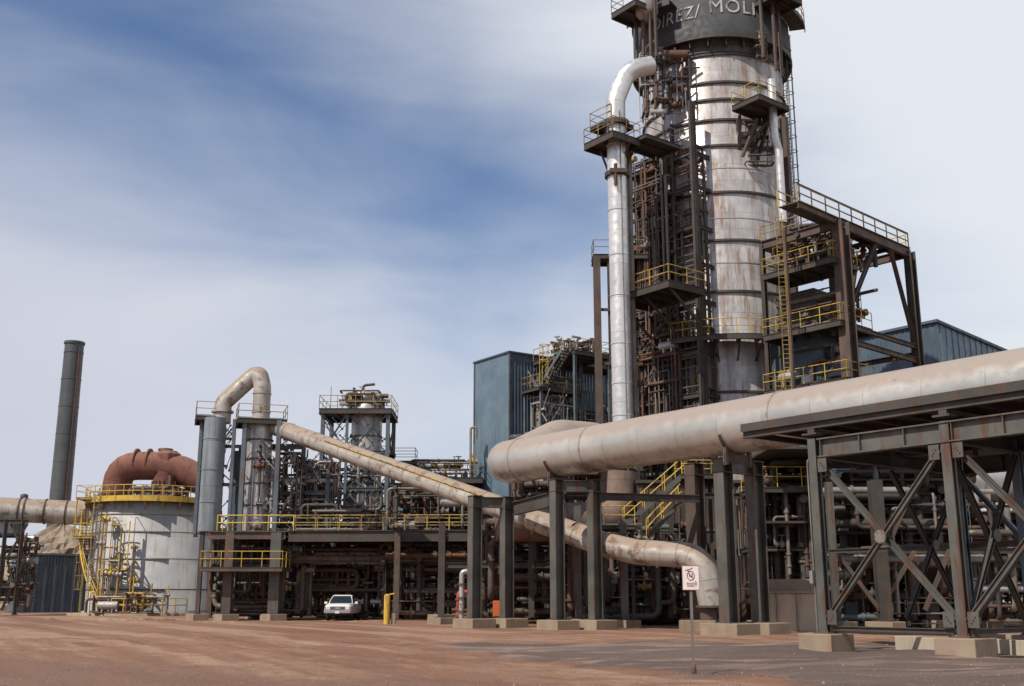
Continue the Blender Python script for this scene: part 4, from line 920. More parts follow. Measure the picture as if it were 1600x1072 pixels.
# right-hand blue shed with gable
cn = at(1462, 500, 96); t = thing('blue_shed', 'large slate blue ribbed metal shed with sloping roof edge behind the duct at far right', 'building', (cn.x, cn.y, 0))
C0 = V(cn.x, cn.y, 0); zr = cn.z; lf = C0-A*16
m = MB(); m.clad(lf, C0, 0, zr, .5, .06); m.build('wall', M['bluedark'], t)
rg = atz(1571, 540, zr-.0); rdir = B; rl = 22; ze = zr-2.2
m = MB(); n = 44
for i in range(n):
    a0, a1 = rl*i/n, rl*(i+1)/n; za, zb_ = zr-(zr-ze)*a0/rl, zr-(zr-ze)*a1/rl; o = (i % 2)*.06; p0, p1 = C0+B*a0+A*o, C0+B*a1+A*o
    m.add([p0, p1, p1+Z*zb_, p0+Z*za], [(0, 1, 2, 3)])
    if i: m.add([p0, p0+Z*za, C0+B*a0+A*(.06-o)+Z*za, C0+B*a0+A*(.06-o)], [(0, 1, 2, 3)])
m.build('gable_wall', M['blue'], t)
m = MB(); m.add([lf+Z*zr-A*.2-B*.3, C0+Z*zr+A*.3-B*.3, C0+B*rl+Z*ze+A*.3, lf+B*rl+Z*ze-A*.2]+[q-Z*.25 for q in (lf+Z*zr-A*.2-B*.3, C0+Z*zr+A*.3-B*.3, C0+B*rl+Z*ze+A*.3, lf+B*rl+Z*ze-A*.2)], [(0, 1, 2, 3), (7, 6, 5, 4), (0, 4, 5, 1), (1, 5, 6, 2), (2, 6, 7, 3), (3, 7, 4, 0)]); m.build('roof', M['bluedark'], t)

# ================================================================== CHIMNEY, far left low shed
ch = V(gx(91, 150, 12), 150, 0); cz = zat(535, 150, 116)
t = thing('chimney', 'tall dark grey steel chimney standing alone at the far left', 'chimney', ch)
m = MB(); m.lathe(ch, [(1.45, 8), (1.4, 14), (1.28, cz)], 32); m.lathe(ch, [(1.1, cz), (1.1, cz-2)], 32); m.build('stack', M['chimney'], t)
for k in range(7): z = 12+k*(cz-12)/6.4; m = MB(); m.ring(ch+Z*z, 1.36-.012*k, .06, .12, 32); m.build('joint_ring', M['chimney'], t)
m = MB(); m.ring(ch+Z*(cz-.15), 1.25, .16, .35, 32); m.build('rim', M['chimney'], t)
m = MB(); m.lathe(ch, [(2.2, 0), (2.0, 7), (1.5, 8.5)], 28); m.build('base', M['brown'], t)
m = MB(); q = ch+V(1.2, -1.05, 10); m.bar(q, q+Z*(cz-11), .25, .1); m.bar(q+X1*.4, q+X1*.4+Z*(cz-11), .06, .06); m.build('ladder', M['rusty'], t)
clutter(t, 41, ch+V(-5.5, 3, 0), 11, 1.5, 4.3, 8.6, 8, 3, 5, 6, (.1, .3), X1, Y1, [M['vessel'], M['brown'], M['rusty'], M['conc']], gear=6)
pc_ = V(gx(86, 140), 140, 0); pk = zat(818, 140, 86); r_ = random.Random(4); m = MB(); rings = 16; seg_ = 56; vs = []
t2 = thing('ore_pile', 'pale dusty conical heap of ore rising over the low shed by the chimney', 'heap', pc_)
for i in range(rings+1):
    f_ = i/rings; rr_ = 8.0*(1-f_*f_)**.75+.2
    for k in range(seg_):
        a = 2*math.pi*k/seg_; q = 1+.10*math.sin(a*5+i)+.07*math.sin(a*11+i*2.3)+r_.uniform(-.05, .05); vs.append((pc_.x+rr_*q*math.cos(a), pc_.y+rr_*q*math.sin(a), pk*f_*(1+r_.uniform(-.02, .02))))
m.add(vs, [(i*seg_+k, i*seg_+(k+1) % seg_, (i+1)*seg_+(k+1) % seg_, (i+1)*seg_+k) for i in range(rings) for k in range(seg_)]); m.add(vs[-seg_:], [tuple(range(seg_))])
m.build('heap', M['conc'], t2)
sh0, sh1 = V(gx(24, 118), 118, 0), V(gx(146, 122), 122, 0); zs = zat(868, 120, 85)
t = thing('low_shed', 'long low dark blue ribbed shed beyond the yard at far left', 'shed', sh0)
m = MB(); m.clad(sh0, sh1, 0, zs, .9, .16); m.build('wall', M['bluedark'], t)
m = MB(); d = (sh1-sh0).normalized(); L = (sh1-sh0).length; m.obox((sh0+sh1)/2+V(-d.y, d.x, 0)*4+Z*(zs+.1), d*(L/2+.3), V(-d.y, d.x, 0)*4.3, Z*.1); m.build('roof', M['steel_blue'], t)
m = MB(); m.obox((sh0+sh1)/2+V(-d.y, d.x, 0)*4+Z*zs/2, d*(L/2), V(-d.y, d.x, 0)*3.7, Z*(zs/2-.05)); m.build('side_wall', M['bluedark'], t)
for k in range(8): q = sh0+d*(L*(k+.5)/8); mm = MB(); mm.obox(q+Z*(zs*.5)-V(-d.y, d.x, 0)*.22, d*.08, V(-d.y, d.x, 0)*.05, Z*zs*.5); mm.build('pilaster', M['dark'], t)
# pipe bridge with duct at far left
t = thing('left_duct', 'dusty horizontal duct entering at the far left edge and meeting the white tank', 'duct', (gx(60, 104), 104, 8))
l0, l1 = at(-60, 793, 102), at(150, 803, 104.5)
m = MB(); m.tube([l0, l1, l1+V(.5, 0, 0)], 1.12, 28); m.build('pipe', M['duct2'], t)
d = (l1-l0).normalized(); L = (l1-l0).length
bands(t, M['brown'], [(l0+d*(L*f_-.06), l0+d*(L*f_+.06), 1.2) for f_ in (.18, .43, .47, .62, .78, .93)])
m = MB(); c = l0+d*L*.45+Z*1.2; m.lathe(c, [(.35, 0), (.35, .25), (.15, .35), (.001, .35)], 12); m.build('vent', M['dark'], t)
t = thing('duct_trestle', 'dark steel trestle tower with ladders under the horizontal duct at the left edge', 'trestle', (gx(20, 100), 100, 0))
zz = l0.z-1.3
for u_ in (-26, 2, 29):
    for y_ in (99, 101.6): column(t, (gx(u_, y_, 4), y_), zz, .3, .3, .1, M['dark'])
for z in (2.6, 5, zz-.2): m = MB(); m.ib(V(gx(-30, 99), 99, z), V(gx(30, 99), 99, z), .35, .25, .03); m.build('beam', M['dark'], t)
xbrace(t, V(gx(2, 99), 99, 0), V(gx(29, 99), 99, 0), .5, 4.8, .18, M['dark']); xbrace(t, V(gx(2, 99), 99, 0), V(gx(29, 99), 99, 0), 5, zz-.4, .18, M['brown'], False)
m = MB(); m.obox(V(gx(-8, 101), 101, zz-.7), X1*1.4, Y1*1.2, Z*.7); m.build('panel', M['steel_blue'], t)
clutter(t, 42, V(gx(-20, 99.4), 99.4, 0), 3.6, 2, .5, 7, 9, 4, 3, 5, (.06, .2), X1, Y1, gear=3)

# ================================================================== WHITE TANK
tk = V(gx(235, 105, 5), 105, 0); tr = 5.5; th = zat(779, 105-tr, 235)
t = thing('white_tank', 'squat weathered white tank with yellow rail round its rim at left', 'tank', tk)
m = MB(); m.lathe(tk, [(tr+.25, 0), (tr+.25, .35), (tr, .4), (tr, th), (tr-.4, th+.12), (.01, th+.9)], 72); m.build('shell', M['tankwhite'], t)
for z in (2.3, 5.0, 7.4, 9.0): m = MB(); m.ring(tk+Z*z, tr-.02, .09, .09, 72); m.build('stiffener_ring', M['vessel'] if z > 3 else M['rusty'], t)
m = MB(); m.ring(tk+Z*(th+.05), tr-.02, .75, .06, 72); m.build('rim_walkway', M['grate'], t)
m = MB(); m.ring(tk+Z*(th+.0), tr+.70, .05, .5, 72); m.build('toe_band', M['yellow'], t)
m = MB(); rail(m, arc(tk, tr+.72, R(150), R(390), 30, th+.1), toe=False, r=.04); m.build('handrail', M['yellow'], t)
m = MB()
for k in range(12): a = R(190+k*15); d_ = V(math.cos(a), math.sin(a), 0); m.bar(tk+d_*tr+Z*(th-.9), tk+d_*(tr+.7)+Z*(th-.1), .08, .1)
m.build('bracket', M['yellow2'], t)
ph = R(236); d_ = V(math.cos(ph), math.sin(ph), 0); ladder(t, tk+d_*(tr+.5), th+1, V(-d_.y, d_.x, 0), d_, True, M['railgrey'], M['railgrey'], wd=.5)
ph = R(212); d_ = V(math.cos(ph), math.sin(ph), 0); ladder(t, tk+d_*(tr+.5), th+.2, V(-d_.y, d_.x, 0), d_, True, M['yellow2'], M['yellow2'], wd=.5)
# spiral stair up the left flank
m = MB(); a0_, a1_ = R(250), R(188); n = 36
for i in range(n+1):
    a = a0_+(a1_-a0_)*i/n; z = .4+(th-1.0)*i/n; d_ = V(math.cos(a), math.sin(a), 0); m.obox(tk+d_*(tr+.5)+Z*z, d_*.4, V(-d_.y, d_.x, 0)*.14, Z*.02)
m.build('tread', M['grate'], t)
m = MB(); sp2 = lambda r_, dz: [tk+V(math.cos(a0_+(a1_-a0_)*i/12)*r_, math.sin(a0_+(a1_-a0_)*i/12)*r_, .4+(th-1)*i/12+dz) for i in range(13)]
m.tube(sp2(tr+.92, 1.1), .04, 6); m.tube(sp2(tr+.92, .6), .035, 6); m.tube(sp2(tr+.92, .0), .08, 6); m.tube(sp2(tr+.12, .0), .08, 6)
for p in sp2(tr+.92, 0): m.tube([p, p+Z*1.1], .035, 5)
m.build('stair_rail', M['yellow'], t)
# landing at the left top corner
lc = at(136, 838, 101.5); deck(t, V(lc.x, lc.y, lc.z), 1.8, 2.2, X1, Y1, t=.25, sides='ABD', mat=M['yellow2'], railmat=M['yellow'])
deck(t, V(lc.x+.2, lc.y, th+.2), 2.2, 2.2, X1, Y1, t=.2, sides='ABD', mat=M['yellow2'], railmat=M['yellow'])
m = MB()
for x_ in (-.8, .8): m.bar(V(lc.x+x_, lc.y-1, lc.z), V(lc.x+x_, lc.y-1, th+.2), .1, .1)
m.build('post', M['yellow'], t)
m = MB(); r_ = random.Random(9)
for k in range(6): a = R(238+k*13); d_ = V(math.cos(a), math.sin(a), 0); p = tk+d_*(tr+1.1); m.tube([p, p+Z*r_.uniform(1.6, 3.6)], .06, 6); m.tube([p+Z*1.5, tk+d_*(tr+.1)+Z*1.6], .05, 6)
rail(m, arc(tk, tr+1.3, R(262), R(318), 6, .3), 1.2, 1.5, .05, False); m.build('guard_post', M['yellow'], t)
m = MB(); m.lathe(tk, [(tr+1.5, -.1), (tr+1.5, .22), (tr+.2, .24)], 48); m.build('base_slab', M['conc'], t)
clutter(t, 43, tk+V(-3.2, -tr-1.3, 0), 7, .7, .3, 2.0, 9, 4, 4, 10, (.05, .13), X1, Y1, [M['rusty'], M['yellow2'], M['vessel'], M['brown']], gear=2)
clutter(t, 44, V(gx(150, 99), 98.6, 0), 3.2, 1.2, .4, 8.6, 12, 5, 0, 8, (.04, .09), X1, Y1, [M['railgrey'], M['yellow2'], M['vessel'], M['yellow2'], M['yellow']])
# manhole and nozzles on the shell
m = MB(); d_ = V(math.cos(R(262)), math.sin(R(262)), 0)
m.tube([tk+d_*(tr-.1)+Z*1.3, tk+d_*(tr+.3)+Z*1.3], .4, 16); m.tube([tk+d_*(tr+.3)+Z*1.3, tk+d_*(tr+.38)+Z*1.3], .5, 16); m.build('manhole', M['vessel'], t)

# rust red duct on the tank
t = thing('red_duct', 'rust red bent duct with a box junction arching over the white tank', 'duct', tk+Z*th)
Yd = 105; P_ = [V(gx(181, Yd, th), Yd, th-.3), at(181, 742, Yd), at(192, 728, Yd), at(250, 728, Yd), at(286, 735, Yd), at(330, 760, Yd)]
P_[1].x = P_[0].x; P_[2] = V(P_[0].x+.0, Yd, at(200, 728, Yd).z)
m = MB(); m.tube([P_[0], P_[2], P_[3], P_[4], P_[5]], 1.36, 28, bend=2.2, seg=5); m.build('pipe', M['redduct'], t)
m = MB(); c = at(262, 725, Yd); m.tube([V(c.x, c.y, th+.2), V(c.x, c.y, c.z+.2)], 1.3, 10); m.lathe(V(c.x, c.y, c.z+.2), [(1.3, 0), (1.25, .7), (.8, 1.05), (.001, 1.1)], 10, smooth=False); m.build('junction', M['redduct'], t)
m = MB(); m.lathe(V(c.x-.3, c.y, c.z+1.25), [(.7, 0), (.7, .22), (.001, .26)], 14); m.build('hatch', M['rusty'], t)
bands(t, M['redduct'], [(at(u_, 724, Yd)-X1*.07, at(u_, 724, Yd)+X1*.07, 1.43) for u_ in (214, 234)])
m = MB(); q = P_[0]+Z*1.2; m.ring(q, 1.33, .14, .14, 28); m.build('joint_band', M['redduct'], t)
clutter(t, 45, V(gx(200, Yd), Yd-2.2, 0), 5.2, 2.4, th+.25, th+1.3, 10, 2, 4, 6, (.06, .18), X1, Y1, [M['dark'], M['brown'], M['rusty']], gear=3)
m = MB()
for k in range(10): a = R(190+k*17); m.tube([V(c.x, c.y, th+.6)+V(math.cos(a)*1.35, math.sin(a)*1.35, 0), V(c.x, c.y, th+2.1)+V(math.cos(a)*1.33, math.sin(a)*1.33, 0)], .06, 5)
m.build('stud', M['rusty'], t)
# ================================================================== LEFT PROCESS UNIT
def col_at(par, u, Y, v, d=.35, mat=None, foot=None, z0=None):
    z = zat(v, Y, u); return column(par, (gx(u, Y, z/2), Y), z, d, d, z0 if z0 is not None else (.5 if foot else .1), mat or M['steel'], up=Y1, foot=foot)
# main walkway frame
t = thing('walkway_frame', 'long brown steel walkway frame with yellow handrails behind the white truck', 'frame', (gx(430, 80), 80, 0))
zd = zat(829, 80, 380)
for u_, Y_, d_, ft, mt in ((357, 80.0, .62, (1.5, 1.3), 'brown'), (430, 80.2, .75, (1.7, 1.3), 'steel'), (312, 80.5, .3, (1.4, 1.2), 'dark'), (330, 86, .35, None, 'brown'), (400, 86, .4, (1.2, 1), 'brown'), (455, 86, .35, None, 'dark'), (620, 79.5, .42, None, 'brown'), (652, 85, .35, (2.2, 1), 'dark'), (690, 79, .5, (1.8, 1.1), 'brown'), (540, 88, .35, None, 'dark'), (590, 88, .4, None, 'dark')):
    column(t, (gx(u_, Y_, 3), Y_), zd-.15, d_, d_, .45 if ft else .1, M[mt], up=Y1, foot=ft)
m = MB(); m.ib(V(gx(318, 80), 80, zd-.35), V(gx(440, 80), 80, zd-.35), .55, .3, .04); m.build('beam', M['brown'], t)
m = MB(); m.ib(V(gx(440, 80)+.2, 80.1, zd-.4), V(gx(735, 79), 79.3, zd-.4), .8, .32, .05); m.build('beam', M['dark'], t)
for z, Y_ in ((zd-.4, 86), (4.3, 86), (4.3, 82), (2.9, 88)): m = MB(); m.ib(V(gx(330, Y_), Y_, z), V(gx(735, Y_), Y_, z), .4, .25, .04); m.build('beam', M['brown'], t)
for u_ in (330, 400, 460, 520, 580, 640, 700): m = MB(); m.ib(V(gx(u_, 80), 80.3, zd-.35), V(gx(u_, 80), 88, zd-.35), .4, .2, .03); m.build('cross_beam', M['dark'], t)
m = MB(); m.obox(V((gx(318, 83)+gx(735, 83))/2, 83.6, zd-.03), X1*((gx(735, 83)-gx(318, 83))/2), Y1*3.4, Z*.03); m.build('deck', M['grate'], t)
m = MB(); rail(m, [V(gx(330, 80), 86, zd), V(gx(330, 80), 80.1, zd), V(gx(452, 80), 80.1, zd)], r=.045); m.build('handrail', M['yellow'], t)
m = MB(); rail(m, [V(gx(455, 80), 80.15, zd), V(gx(735, 79), 79.6, zd)], r=.04); m.build('handrail', M['yellow2'], t)
m = MB(); rail(m, [V(gx(452, 83), 83, zd), V(gx(735, 83), 83, zd)], r=.036); m.build('handrail', M['yellow2'], t)
zl_ = zat(886, 78.6, 380)
deck(t, V((gx(312, 79.5)+gx(441, 79.5))/2, 80.0, zl_), gx(441, 79)-gx(312, 79), 2.6, X1, Y1, t=.3, sides='ABD', mat=M['brown'], railmat=M['yellow'])
# header pipes slung beneath
for k, (u0, u1, v, Y_, r_, mt) in enumerate(((460, 612, 872, 82, .22, 'brown'), (462, 735, 858, 84, .14, 'rusty'), (455, 735, 880, 85, .12, 'vessel'), (520, 735, 850, 86, .1, 'silver'), (340, 500, 850, 85, .12, 'brown'), (600, 735, 868, 81, .18, 'rusty'))):
    z = zat(v, Y_, 600); m = MB(); m.tube([V(gx(u0, Y_), Y_, z), V(gx(u1, Y_), Y_, z)], r_, 10)
    for q in range(6): x = gx(u0, Y_)+(gx(u1, Y_)-gx(u0, Y_))*(q+.5)/6; m.tube([V(x, Y_, z), V(x+.12, Y_, z)], r_*1.5, 10)
    m.build('header_pipe', M[mt], t)
clutter(t, 51, V(gx(325, 81), 81.2, 0), 6.5, 4, .3, zd-.7, 22, 9, 6, 12, (.06, .2), X1, Y1, gear=6)
t = thing('ground_pipework', 'dark jumble of pipes valves and pumps under the walkway right of the truck', 'pipework', (gx(650, 84), 84, 0))
clutter(t, 52, V(gx(455, 84), 84.5, 0), 7.5, 3.6, .2, zd-.7, 22, 16, 8, 12, (.06, .22), X1, Y1, gear=8)
clutter(t, 53, V(gx(585, 82), 82, 0), 7.5, 5, .2, zd-.7, 24, 12, 8, 14, (.06, .2), X1, Y1, gear=8)
t = thing('upper_pipework', 'crowded small pipes and valves standing on the walkway deck left of the blue building', 'pipework', (gx(650, 84), 84, zd))
clutter(t, 54, V(gx(600, 83), 83, 0), 7, 5, zd+.1, zd+3.4, 24, 8, 10, 18, (.05, .16), X1, Y1, gear=9)
clutter(t, 55, V(gx(445, 84), 84, 0), 7.6, 4, zd+.1, zd+2.2, 14, 4, 10, 12, (.05, .16), X1, Y1, gear=6)
# red hose reel cabinet and cylinders near first bent
for i, (u_, v0, v1, r_, mt, lb) in enumerate(((721, 968, 893, .16, 'silver', 'pale slim standpipe rising behind the first duct column'), (716, 966, 925, .13, 'red', 'red hydrant riser beside the pale standpipe'))):
    p = V(gx(u_, 66+i), 66+i, 0); t = thing('standpipe', lb, 'standpipe', p); z = zat(v1, 66+i, u_)
    m = MB(); m.tube([p, p+Z*z, p+Z*z+X1*.5], r_, 12, bend=.4); m.build('pipe', M[mt], t)
    m = MB()
    for k in range(3): m.tube([p+Z*(z*.25*(k+1)), p+Z*(z*.25*(k+1)+.1)], r_*1.6, 12)
    m.tube([p+Z*.9-X1*.4, p+Z*.9+X1*.3], .09, 8); m.ring(p+Z*1.25-Y1*.25, .12, .04, .04, 12); m.build('flange', M['rusty'], t)
p = V(gx(777, 64), 64, 0); t = thing('utility_cabinet', 'small orange cabinet on legs between the first two duct columns', 'cabinet', p)
m = MB(); m.box(p+Z*1.0, (.5, .3, .9)); m.build('box', M['orange'], t, bevel=.02)
m = MB(); m.box(p+V(-.2, 0, .28), (.05, .05, .56)); m.box(p+V(.2, 0, .28), (.05, .05, .56)); m.build('leg', M['dark'], t)
m = MB(); m.box(p+V(0, -.165, 1.0), (.42, .02, .8)); m.tube([p+V(.15, -.19, 1.0), p+V(.15, -.19, 1.15)], .015, 6); m.build('door', M['orange'], t)

# ---- twin vessel tower with the white U-duct
t = thing('scrubber_tower', 'pair of steel framed platforms with rails around a grey vessel and blue clad shaft', 'tower', (gx(380, 84), 84, 0))
Yv = 85
z1 = zat(654, 83.6, 400); z2 = zat(652, 86, 330)
vx = gx(402, Yv, 10); m = MB(); m.lathe(V(vx, Yv, 0), [(1.12, zd), (1.08, zd+4), (.98, zd+4.6), (.98, z1+.1)], 28); m.build('vessel', M['silver'], t)
for z in (8.5, 10.2, 12.1, 13.6): m = MB(); m.ring(V(vx, Yv, z), .98 if z > 11 else 1.07, .1, .1, 28); m.build('stiffener_ring', M['dark'], t)
ra, rb = V(.955, .296, 0), V(-.296, .955, 0)
deck(t, V(gx(402, 84, 14), Yv+.1, z1), 3.7, 3.3, ra, rb, t=.4, sides='ABCD', mat=M['dark'], railmat=M['yellow2'])
sx = gx(333, 84.6, 12); hw = .80
bs = MB(); pts_ = [V(sx+hw*math.cos(R(a)), 84.6+hw*math.sin(R(a)), 0) for a in range(202, 562, 30)]
for a, b in zip(pts_, pts_[1:]+pts_[:1]): bs.clad(a, b, zd+.1, z2-.3, .2, .05)
bs = MB(); bs.lathe(V(sx, 84.6, 0), [(.84, zd+.1), (.84, z2-.3)], 20)
for z in (zd+2.4, zd+4.9, zd+7.3): bs.ring(V(sx, 84.6, z), .83, .05, .08, 20)
bs.build('blue_shaft', M['bluegrey'], t)
deck(t, V(gx(327, 86, 14), 86.1, z2-.1), 2.3, 3.2, ra, rb, t=.35, sides='ABCD', mat=M['dark'], railmat=M['yellow2'])
for u_, Y_, v_, d_, mt in ((309, 85.5, 655, .26, 'steel_blue'), (361, 84.0, 655, .24, 'steel_blue'), (378, 83.4, 657, .34, 'steel_blue'), (432, 83.6, 657, .34, 'steel_blue'), (432, 87, 660, .26, 'steel_blue'), (310, 88.6, 655, .22, 'dark'), (372, 87, 700, .22, 'steel_blue')):
    z = zat(v_, Y_, u_); column(t, (gx(u_, Y_, 10), Y_), z, d_, d_, zd if u_ < 330 else .2, M[mt], up=Y1, foot=None)
for a_, b_, za in ((362, 432, 13), (378, 432, 10.5), (308, 362, 10.2), (308, 362, 13.2)):
    m = MB(); m.ib(V(gx(a_, 85.4), 85.4, za), V(gx(b_, 85.4), 85.4, za), .25, .18, .03); m.build('beam', M['steel_blue'], t)
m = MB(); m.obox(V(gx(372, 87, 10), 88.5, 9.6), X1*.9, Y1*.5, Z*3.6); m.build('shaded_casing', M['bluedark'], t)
clutter(t, 61, V(gx(306, 85), 85.2, 0), 1.0, 1.2, zd, z2-.6, 8, 4, 0, 8, (.04, .1), X1, Y1, [M['vessel'], M['brown'], M['silver'], M['steel_blue']])
clutter(t, 62, V(gx(414, 85), 84.5, 0), 2.4, 2.6, zd+.3, 12.6, 16, 7, 4, 14, (.05, .14), X1, Y1, [M['vessel'], M['brown'], M['silver'], M['steel_blue'], M['dark']], gear=5)
clutter(t, 63, V(gx(382, 84), 83.8, 0), 1.0, .9, zd+.3, 13.2, 7, 3, 0, 6, (.04, .09), X1, Y1, [M['vessel'], M['brown'], M['silver']])
spars(t, 67, V(gx(306, 85), 84.8, 0), 2.0, .8, zd, z2-.4, 26)
spars(t, 68, V(gx(368, 84), 83.5, 0), 3.8, 1.2, zd+.2, z1-.4, 46)
t = thing('crossover_duct', 'pale inverted U shaped duct linking the tops of the blue shaft and the grey vessel', 'duct', (vx, Yv, z1))
zc = zat(588, Yv, 390)
m = MB(); m.tube([V(sx+.35, 85.2, z2-.6), V(sx+.35, 85.2, z2+1.0), V(vx-.85, Yv+.4, zc+.15), V(vx-.3, Yv+.1, zc+.15), V(vx, Yv, zc-.9), V(vx, Yv, z1-.6)], .68, 24, bend=.9, seg=4); m.build('pipe', M['duct2'], t)
for z in (z1+.7, z1+2.2): m = MB(); m.ring(V(vx, Yv, z), .66, .07, .09, 24); m.build('joint_band', M['duct2'], t)
m = MB(); m.ring(V(sx+.35, 85.2, z2+.3), .66, .2, .15, 24); m.build('flange', M['duct2'], t)
# portal frame to the right
t = thing('portal_frame', 'blue grey steel portal filled with small pipes between the grey vessel and the lattice tower', 'frame', (gx(470, 86), 86, 0))
zp_ = zat(698, 86, 470)
for u_ in (445, 472, 512): column(t, (gx(u_, 86, 10), 86), zp_ if u_ < 500 else zp_-2, .3, .3, .2, M['steel_blue'], up=Y1)
m = MB(); m.ib(V(gx(420, 86, 12), 86, zp_), V(gx(474, 86, 12), 86, zp_), .4, .25, .04); m.build('beam', M['steel_blue'], t)
m = MB(); m.ib(V(gx(445, 86, 12), 86, 9.6), V(gx(512, 86, 12), 86, 9.6), .3, .2, .04); m.build('beam', M['steel_blue'], t)
clutter(t, 64, V(gx(448, 86), 86.2, 0), 3.0, 2.5, zd+.3, zp_-1, 16, 8, 6, 12, (.05, .13), X1, Y1, [M['vessel'], M['brown'], M['silver'], M['steel_blue'], M['rusty']], gear=5)
spars(t, 69, V(gx(440, 86), 85.8, 0), 3.4, 2, zd+.3, zp_-.4, 40)
# lattice tower with vessel
Yl = 93; lx = gx(571, Yl, 12); zv = zat(640, Yl-1.6, 560)
t = thing('lattice_tower', 'grey vessel inside a braced steel lattice tower with railed top left of centre', 'tower', (lx, Yl, 0))
m = MB(); m.lathe(V(lx, Yl, 0), [(1.55, 3), (1.55, 10.4), (1.35, 11), (1.3, zv-.2), (1.3, zv+.6), (.9, zv+1.1), (.01, zv+1.3)], 32); m.build('vessel', M['silver'], t)
for z in (5, 6.8, 8.5, 10.2, 12, 13.4, 15): m = MB(); m.ring(V(lx, Yl, z), 1.57 if z < 11 else 1.32, .07, .07, 32); m.build('stiffener_ring', M['dark'], t)
hx = 2.75; cs_ = [(-hx, -1.9), (hx, -1.9), (hx, 2.6), (-hx, 2.6)]; ox = gx(558, Yl, 12)
for dx, dy in cs_: column(t, (ox+dx, Yl+dy), zv-.2, .32, .32, .1, M['steel_blue'], up=Y1)
column(t, (ox-.7, Yl-1.9), zv-.2, .22, .22, zd, M['steel_blue'], up=Y1)
deck(t, V(ox, Yl+.3, zv), 6.1, 5.2, X1, Y1, t=.45, sides='ABCD', mat=M['dark'], railmat=M['yellow2'])
for z0_, z1_ in ((7, 10.2), (10.4, 13.3), (13.5, zv-.5)):
    for a_, b_ in ((-hx, -.7), (-.7, hx)): xbrace(t, V(ox+a_+.1, Yl-1.9, 0), V(ox+b_-.1, Yl-1.9, 0), z0_, z1_, .13, M['steel_blue'], False)
    xbrace(t, V(ox+hx, Yl-1.7, 0), V(ox+hx, Yl+2.4, 0), z0_, z1_, .12, M['steel_blue'], False)
    m = MB(); m.ib(V(ox-hx, Yl-1.9, z0_), V(ox+hx, Yl-1.9, z0_), .25, .18, .03); m.build('beam', M['steel_blue'], t)
deck(t, V(ox+1.6, Yl+.3, 11.0), 7.0, 2.8, X1, Y1, t=.3, sides='AB', mat=M['dark'], railmat=M['yellow2'])
deck(t, V(ox+.4, Yl+.2, 13.6), 5.5, 1.6, X1, Y1, t=.2, sides='A', mat=M['dark'], railmat=M['yellow2'])
clutter(t, 65, V(ox-2.6, Yl-1.7, 0), 5.2, 1.0, zd+.3, 13.2, 11, 3, 2, 10, (.04, .13), X1, Y1, [M['vessel'], M['brown'], M['silver'], M['steel_blue'], M['dark']], gear=6)
clutter(t, 66, V(ox-1.6, Yl-1.2, 0), 3.6, 2.5, zv+.1, zv+1.8, 9, 3, 3, 10, (.06, .2), X1, Y1, [M['brown'], M['dark'], M['vessel'], M['silver']], gear=5)
for pts_ in ([V(ox+.3, Yl, zv), V(ox+.3, Yl, zv+2.4), V(ox+1.3, Yl, zv+2.5)], [V(ox-.5, Yl, zv), V(ox-.5, Yl, zv+2.2)]): m = MB(); m.tube(pts_, .12, 8, bend=.3); m.build('vent_pipe', M['brown'], t)
m = MB(); m.tube([V(ox-2.4, Yl-.5, zv), V(ox-2.4, Yl-.5, zv+2.2)], .03, 6); m.build('aerial', M['dark'], t)
spars(t, 70, V(ox-2.7, Yl-2.0, 0), 5.4, 1.0, zd+.3, zv-.5, 60)
# middle background deck with rails (600-740)
t = thing('rear_pipe_deck', 'distant upper deck with railings and small pipes between lattice tower and blue building', 'deck', (gx(670, 98), 98, 0))
zr_ = zat(745, 96, 690)
for u_ in (612, 640, 672, 705, 738): column(t, (gx(u_, 97, 6), 97), zr_-.2, .3, .3, .1, M['dark'], up=Y1)
deck(t, V(gx(690, 98), 98.5, zr_), gx(745, 98)-gx(618, 98), 4, X1, Y1, t=.5, sides='ABD', mat=M['dark'], railmat=M['railgrey'])
deck(t, V(gx(625, 95), 95, zat(722, 95, 625)), 2.2, 2, X1, Y1, t=.3, sides='ABCD', mat=M['dark'], railmat=M['yellow2'])
m = MB(); q = V(gx(733, 97), 97, zr_); m.tube([q, q+Z*(zat(668, 97, 733)-zr_), q+Z*(zat(668, 97, 733)-zr_)+X1*.5, q+Z*(zat(668, 97, 733)-zr_-1)+X1*.5], .11, 8, bend=.2); m.build('vent_pipe', M['railgrey'], t)
m = MB(); m.tube([q+X1*.35, q+X1*.35+Z*3], .07, 8); m.build('standpipe', M['railgrey'], t)
m = MB(); m.obox(V(gx(675, 99), 100.5, zr_-2.6), X1*3.9, Y1*.4, Z*2.0); m.build('casing', M['bluedark'], t)
m = MB(); m.ib(V(gx(610, 96), 96, zr_-3.6), V(gx(745, 96), 96, zr_-3.6), .4, .25, .04); m.build('beam', M['dark'], t)
clutter(t, 71, V(gx(612, 96), 96.4, 0), 7, 2.5, zd+1, zr_-.5, 26, 7, 12, 20, (.05, .17), X1, Y1, gear=9)
clutter(t, 72, V(gx(640, 98), 97.2, 0), 5.4, 2.5, zr_+.1, zr_+1.6, 10, 2, 5, 8, (.05, .12), X1, Y1, [M['brown'], M['vessel'], M['yellow2'], M['dark']], gear=3)

